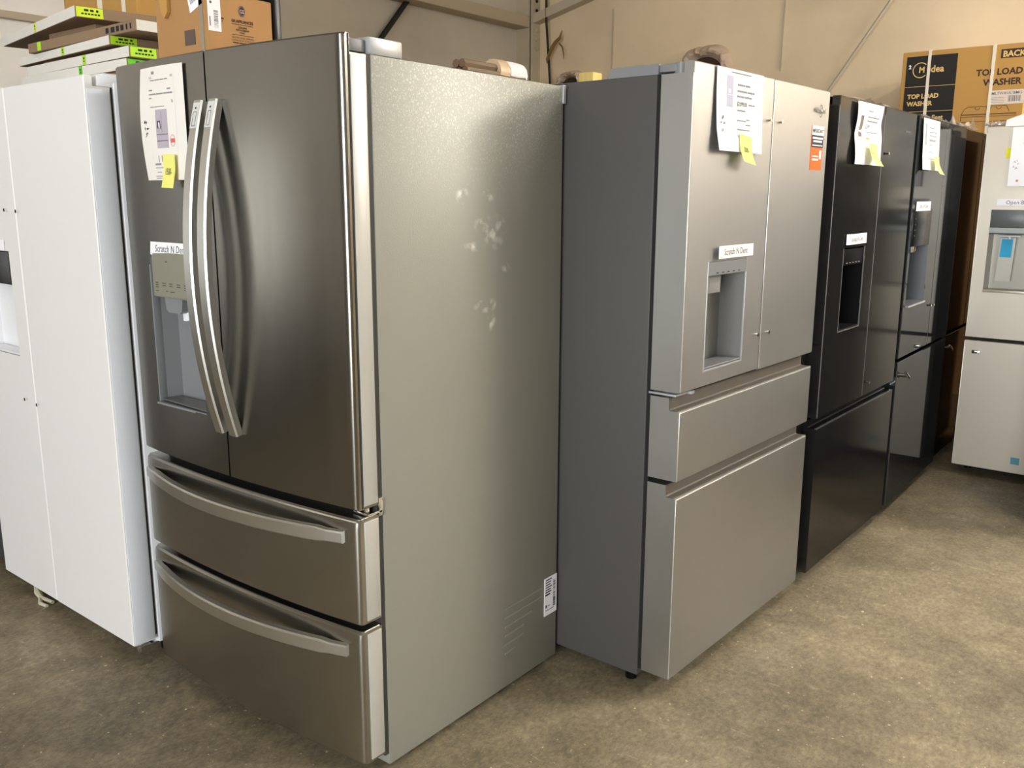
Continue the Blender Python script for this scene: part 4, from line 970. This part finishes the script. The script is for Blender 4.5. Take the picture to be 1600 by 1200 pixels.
# things lying on top of the light steel refrigerator
o = MB().box(-.40, -.22, .78, .92, 1.7455, 1.772, .002).build('low_box', CARDD); tag(o, 'low cardboard box under the wrapped bundle', 'box')
rt = empty('wrapped_bundle', (-.31, .68, 1.772), 0, 'plastic-wrapped bundle of thin rods behind the near refrigerator top', 'bundle')
k = 0
for i, (dx, dz) in enumerate(((-.024, .018), (0, .016), (.024, .018), (-.012, .040), (.012, .040))):
    MB().tube([(dx, -.04, dz), (dx, .235, dz)], .0125, 8).build('rod', mat('rod_tan', (120, 98, 76), .5), rt)
b = MB(); b.tube([(0, .16, .031), (0, .20, .031), (0, .243, .031), (0, .262, .031)], [.037, .038, .036, .022], 14); b.build('end_wrap', FOAM, rt)
b = MB(); b.tube([(0, .11, .031), (0, .155, .031)], [.038, .039], 14); b.build('tape_band', mat('band_cream', (214, 186, 150), .3), rt)
o = MB().box(-.385, -.325, 1.372, 1.430, 1.7455, 1.864, .002).build('wood_block', WOOD); tag(o, 'pale yellow wood block on top of the light steel refrigerator', 'block')
# cable in front of the back wall with a torn scrap caught on it, diagonal strap further left
b = MB(); b.tube([(-3.70, YW-.10, ZC), (-3.68, YW-.10, 3.0), (-3.63, YW-.10, 2.45), (-3.62, YW-.09, .9)], .011, 8); o = b.build('hanging_cable', CABLE); tag(o, 'thin black cable hanging in front of the back wall', 'cable')
b = MB(); b.prism([(-.09, -.12), (-.04, -.03), (0, .03), (.06, .08), (.075, .15), (.045, .10), (-.01, .065), (-.05, .02), (-.10, -.08)], -.012, 0, 'y'); b.prism([(.05, .03), (.085, .01), (.10, -.06), (.098, -.10), (.09, -.05), (.075, .005), (.04, .05)], -.010, -.002, 'y')
o = b.build('torn_scrap', BROWNLEAF, smooth=False); o.location = (-3.57, YW-.105, 2.755); tag(o, 'torn brown scrap caught on the hanging cable', 'scrap')
b = MB(); b.tube([(XW+.05, 4.45, 3.28), (XW+.05, 3.60, 2.37), (XW+.05, 2.9, 1.62)], .022, 8); o = b.build('black_strap', CABLE); tag(o, 'black diagonal strap on the left wall above the near refrigerator', 'strap')

# hose end under the white refrigerator
b = MB(); pts = [(-1.80, -.04, .045), (-1.775, -.06, .030), (-1.74, -.075, .016), (-1.69, -.085, .012), (-1.63, -.075, .010)]
b.tube(pts, [.010, .012, .013, .009, .007], 8); b.tube([(-1.70, -.085, .012), (-1.66, -.105, .008), (-1.62, -.10, .008)], [.008, .007, .006], 8)
o = b.build('water_hose', mat('hose_cream', (214, 206, 180), .5)); tag(o, 'short cream hose end poking out under the white refrigerator', 'hose')

# ================================================================ washer carton, foam and wrap at the right
MX0, MX1, MY, MZ0, MZ1 = -.288, .432, 4.95, 1.245, 2.343
def washer_carton(z0, z1, label, printed):
    rt = carton('washer_carton', label, MX0, MX1, MY, MY+.70, z0, z1, CARD2, 'box', 'washer cartons')
    h = z1-z0; b = MB()
    wd = MX1-MX0
    if not printed: return rt
    top = z1-z0
    S = lambda u, v, l=0: (u, -.0008-l, v-z0)
    Print(S).rect(.025, 1.40, .327, 2.314).build('black_panel', PRINTBLK, rt)
    pale = mat('print_kraft', (226, 190, 122), .8)
    p = Print(lambda u, v, l=0: (u, -.0016, v-z0))
    u0 = lambda x: x-MX0
    p.rect(.025, 2.1265, .327, 2.129); p.rect(.025, 1.972, .327, 1.9745)
    p.arc(u0(-.175), 2.228, .045, PI*.25, PI*1.75, .0055, 22, .045)
    p.text('M', u0(-.185), 2.212, .052, .9, bold=.0012); p.text('idea', u0(-.126), 2.212, .058, .96, bold=.0014)
    p.text('TOP LOAD', u0(-.241), 2.055, .038, 1.0, bold=.0016); p.text('WASHER', u0(-.241), 2.010, .038, 1.0, bold=.0016)
    p.text('4.1 Cubic Feet', u0(-.236), 1.921, .038, .98, bold=.0014)
    p.build('pale_print', pale, rt)
    Print(lambda u, v, l=0: (u, -.0018, v-z0)).text('2', u0(-.248), 2.240, .032, 1.0, bold=.0012).build('white_numeral', PAPER, rt)
    p = Print(S); p.text('TOP LOAD', u0(.410), 2.168, .052, 1.0, align='r', bold=.0018); p.text('WASHER', u0(.410), 2.108, .052, 1.0, align='r', bold=.0018); p.rect(u0(.281), 2.262, u0(.428), 2.314)
    # outline drawing of the machine lid
    p.stroke([(u0(.088), 1.80), (u0(.090), 1.938), (u0(.105), 1.970), (u0(.125), 1.985), (u0(.34), 1.985), (u0(.36), 1.95)], .003)
    p.stroke([(u0(.090), 1.938), (u0(.40), 1.938)], .005).stroke([(u0(.090), 1.925), (u0(.40), 1.925)], .003).stroke([(u0(.090), 1.895), (u0(.40), 1.895)], .003)
    for cx in (.18, .245, .30): p.arc(u0(cx), 1.980, .014, PI, 2*PI, .003, 8)
    p.build('dark_print', PRINTBR, rt)
    Print(lambda u, v, l=0: (u, -.0018, v-z0)).text('BACK', u0(.292), 2.270, .048, .98, bold=.0016).build('back_word', pale, rt)
    MB().box(u0(.247), u0(.43), -.0016, -.0004, 1.993-z0, 2.076-z0).build('model_label', mat('label_pinkish', (226, 210, 196), .8), rt, smooth=False)
    p = Print(lambda u, v, l=0: (u, -.0022, v-z0)); p.text('MLTW41A1BMG', u0(.251), 2.050, .0235, 1.0, bold=.0003); r_ = random.Random(3)
    for i in range(16): p.rect(u0(.345)+i*.0045, 2.006, u0(.345)+i*.0045+r_.choice((.001, .002, .003)), 2.042)
    for i in range(4): p.rect(u0(.252), 2.005+i*.009, u0(.325), 2.0065+i*.009)
    p.build('label_print', mat('ink_bar', (110, 105, 105), .8), rt)
    for x in (-.126, .2435):
        MB().box(u0(x)-.009, u0(x)+.009, -.0035, 0, 0, h+.003).build('strap', STRAP, rt, smooth=False)
        MB().box(u0(x)-.009, u0(x)+.009, 0, .70, h, h+.003).build('strap', STRAP, rt, smooth=False)
    return rt
washer_carton(.147, MZ0, 'lower washer carton hidden behind the champagne refrigerator', False)
washer_carton(MZ0, MZ1, 'printed top load washer carton with white straps against the back wall', True)
rt = empty('pallet', (MX0, MY, 0), 0, 'wooden pallet under the washer cartons', 'pallet')
for i in range(5): MB().box(0, .72, .02+i*.15, .10+i*.15, .125, .147).build('slat', WOOD, rt, smooth=False)
for i in range(3): MB().box(.02+i*.30, .10+i*.30, .02, .70, 0, .125).build('stringer', WOOD, rt, smooth=False)
# foam block and loose wrap on the champagne refrigerator
b = MB(); b.prism([(.075, 1.776), (.80, 1.776), (.80, 1.90), (.30, 1.885), (.078, 1.806)], 0, .30, 'y'); o = b.build('foam_block', FOAM, smooth=False); o.location = (FX, FY+.02, 0); tag(o, 'white foam sheet on top of the champagne refrigerator', 'foam')
def crumple(name, label, x0, x1, y0, y1, z, amp, seed):
    r = random.Random(seed); nx, ny = 16, 9; b = MB()
    g = [[b.bm.verts.new((x0+(x1-x0)*i/nx + r.uniform(-.006, .006), y0+(y1-y0)*j/ny + r.uniform(-.006, .006), z + .003 + abs(r.gauss(0, amp))*(1 if 0 < j < ny else .5))) for j in range(ny+1)] for i in range(nx+1)]
    for i in range(nx):
        for j in range(ny): b.bm.faces.new((g[i][j], g[i+1][j], g[i+1][j+1], g[i][j+1]))
    o = b.build(name, WRAP, smooth=False); tag(o, label, 'plastic wrap', 'loose plastic wrap'); return o
crumple('plastic_wrap', 'crumpled clear plastic on the champagne refrigerator beside the foam', FX-.02, FX+.068, FY+.0, FY+.10, 1.777, .012, 4)
crumple('plastic_wrap', 'crumpled clear plastic on the dark bronze refrigerator in the corner', .14, .40, 3.63, 3.95, 1.773, .022, 5)
crumple('plastic_wrap', 'crumpled clear plastic on the gloss black refrigerator', .26, .42, 2.75, 3.5, 1.773, .006, 6)
crumple('plastic_wrap', 'crumpled clear plastic on the black stainless refrigerator', .27, .41, 1.90, 2.5, 1.773, .006, 7)
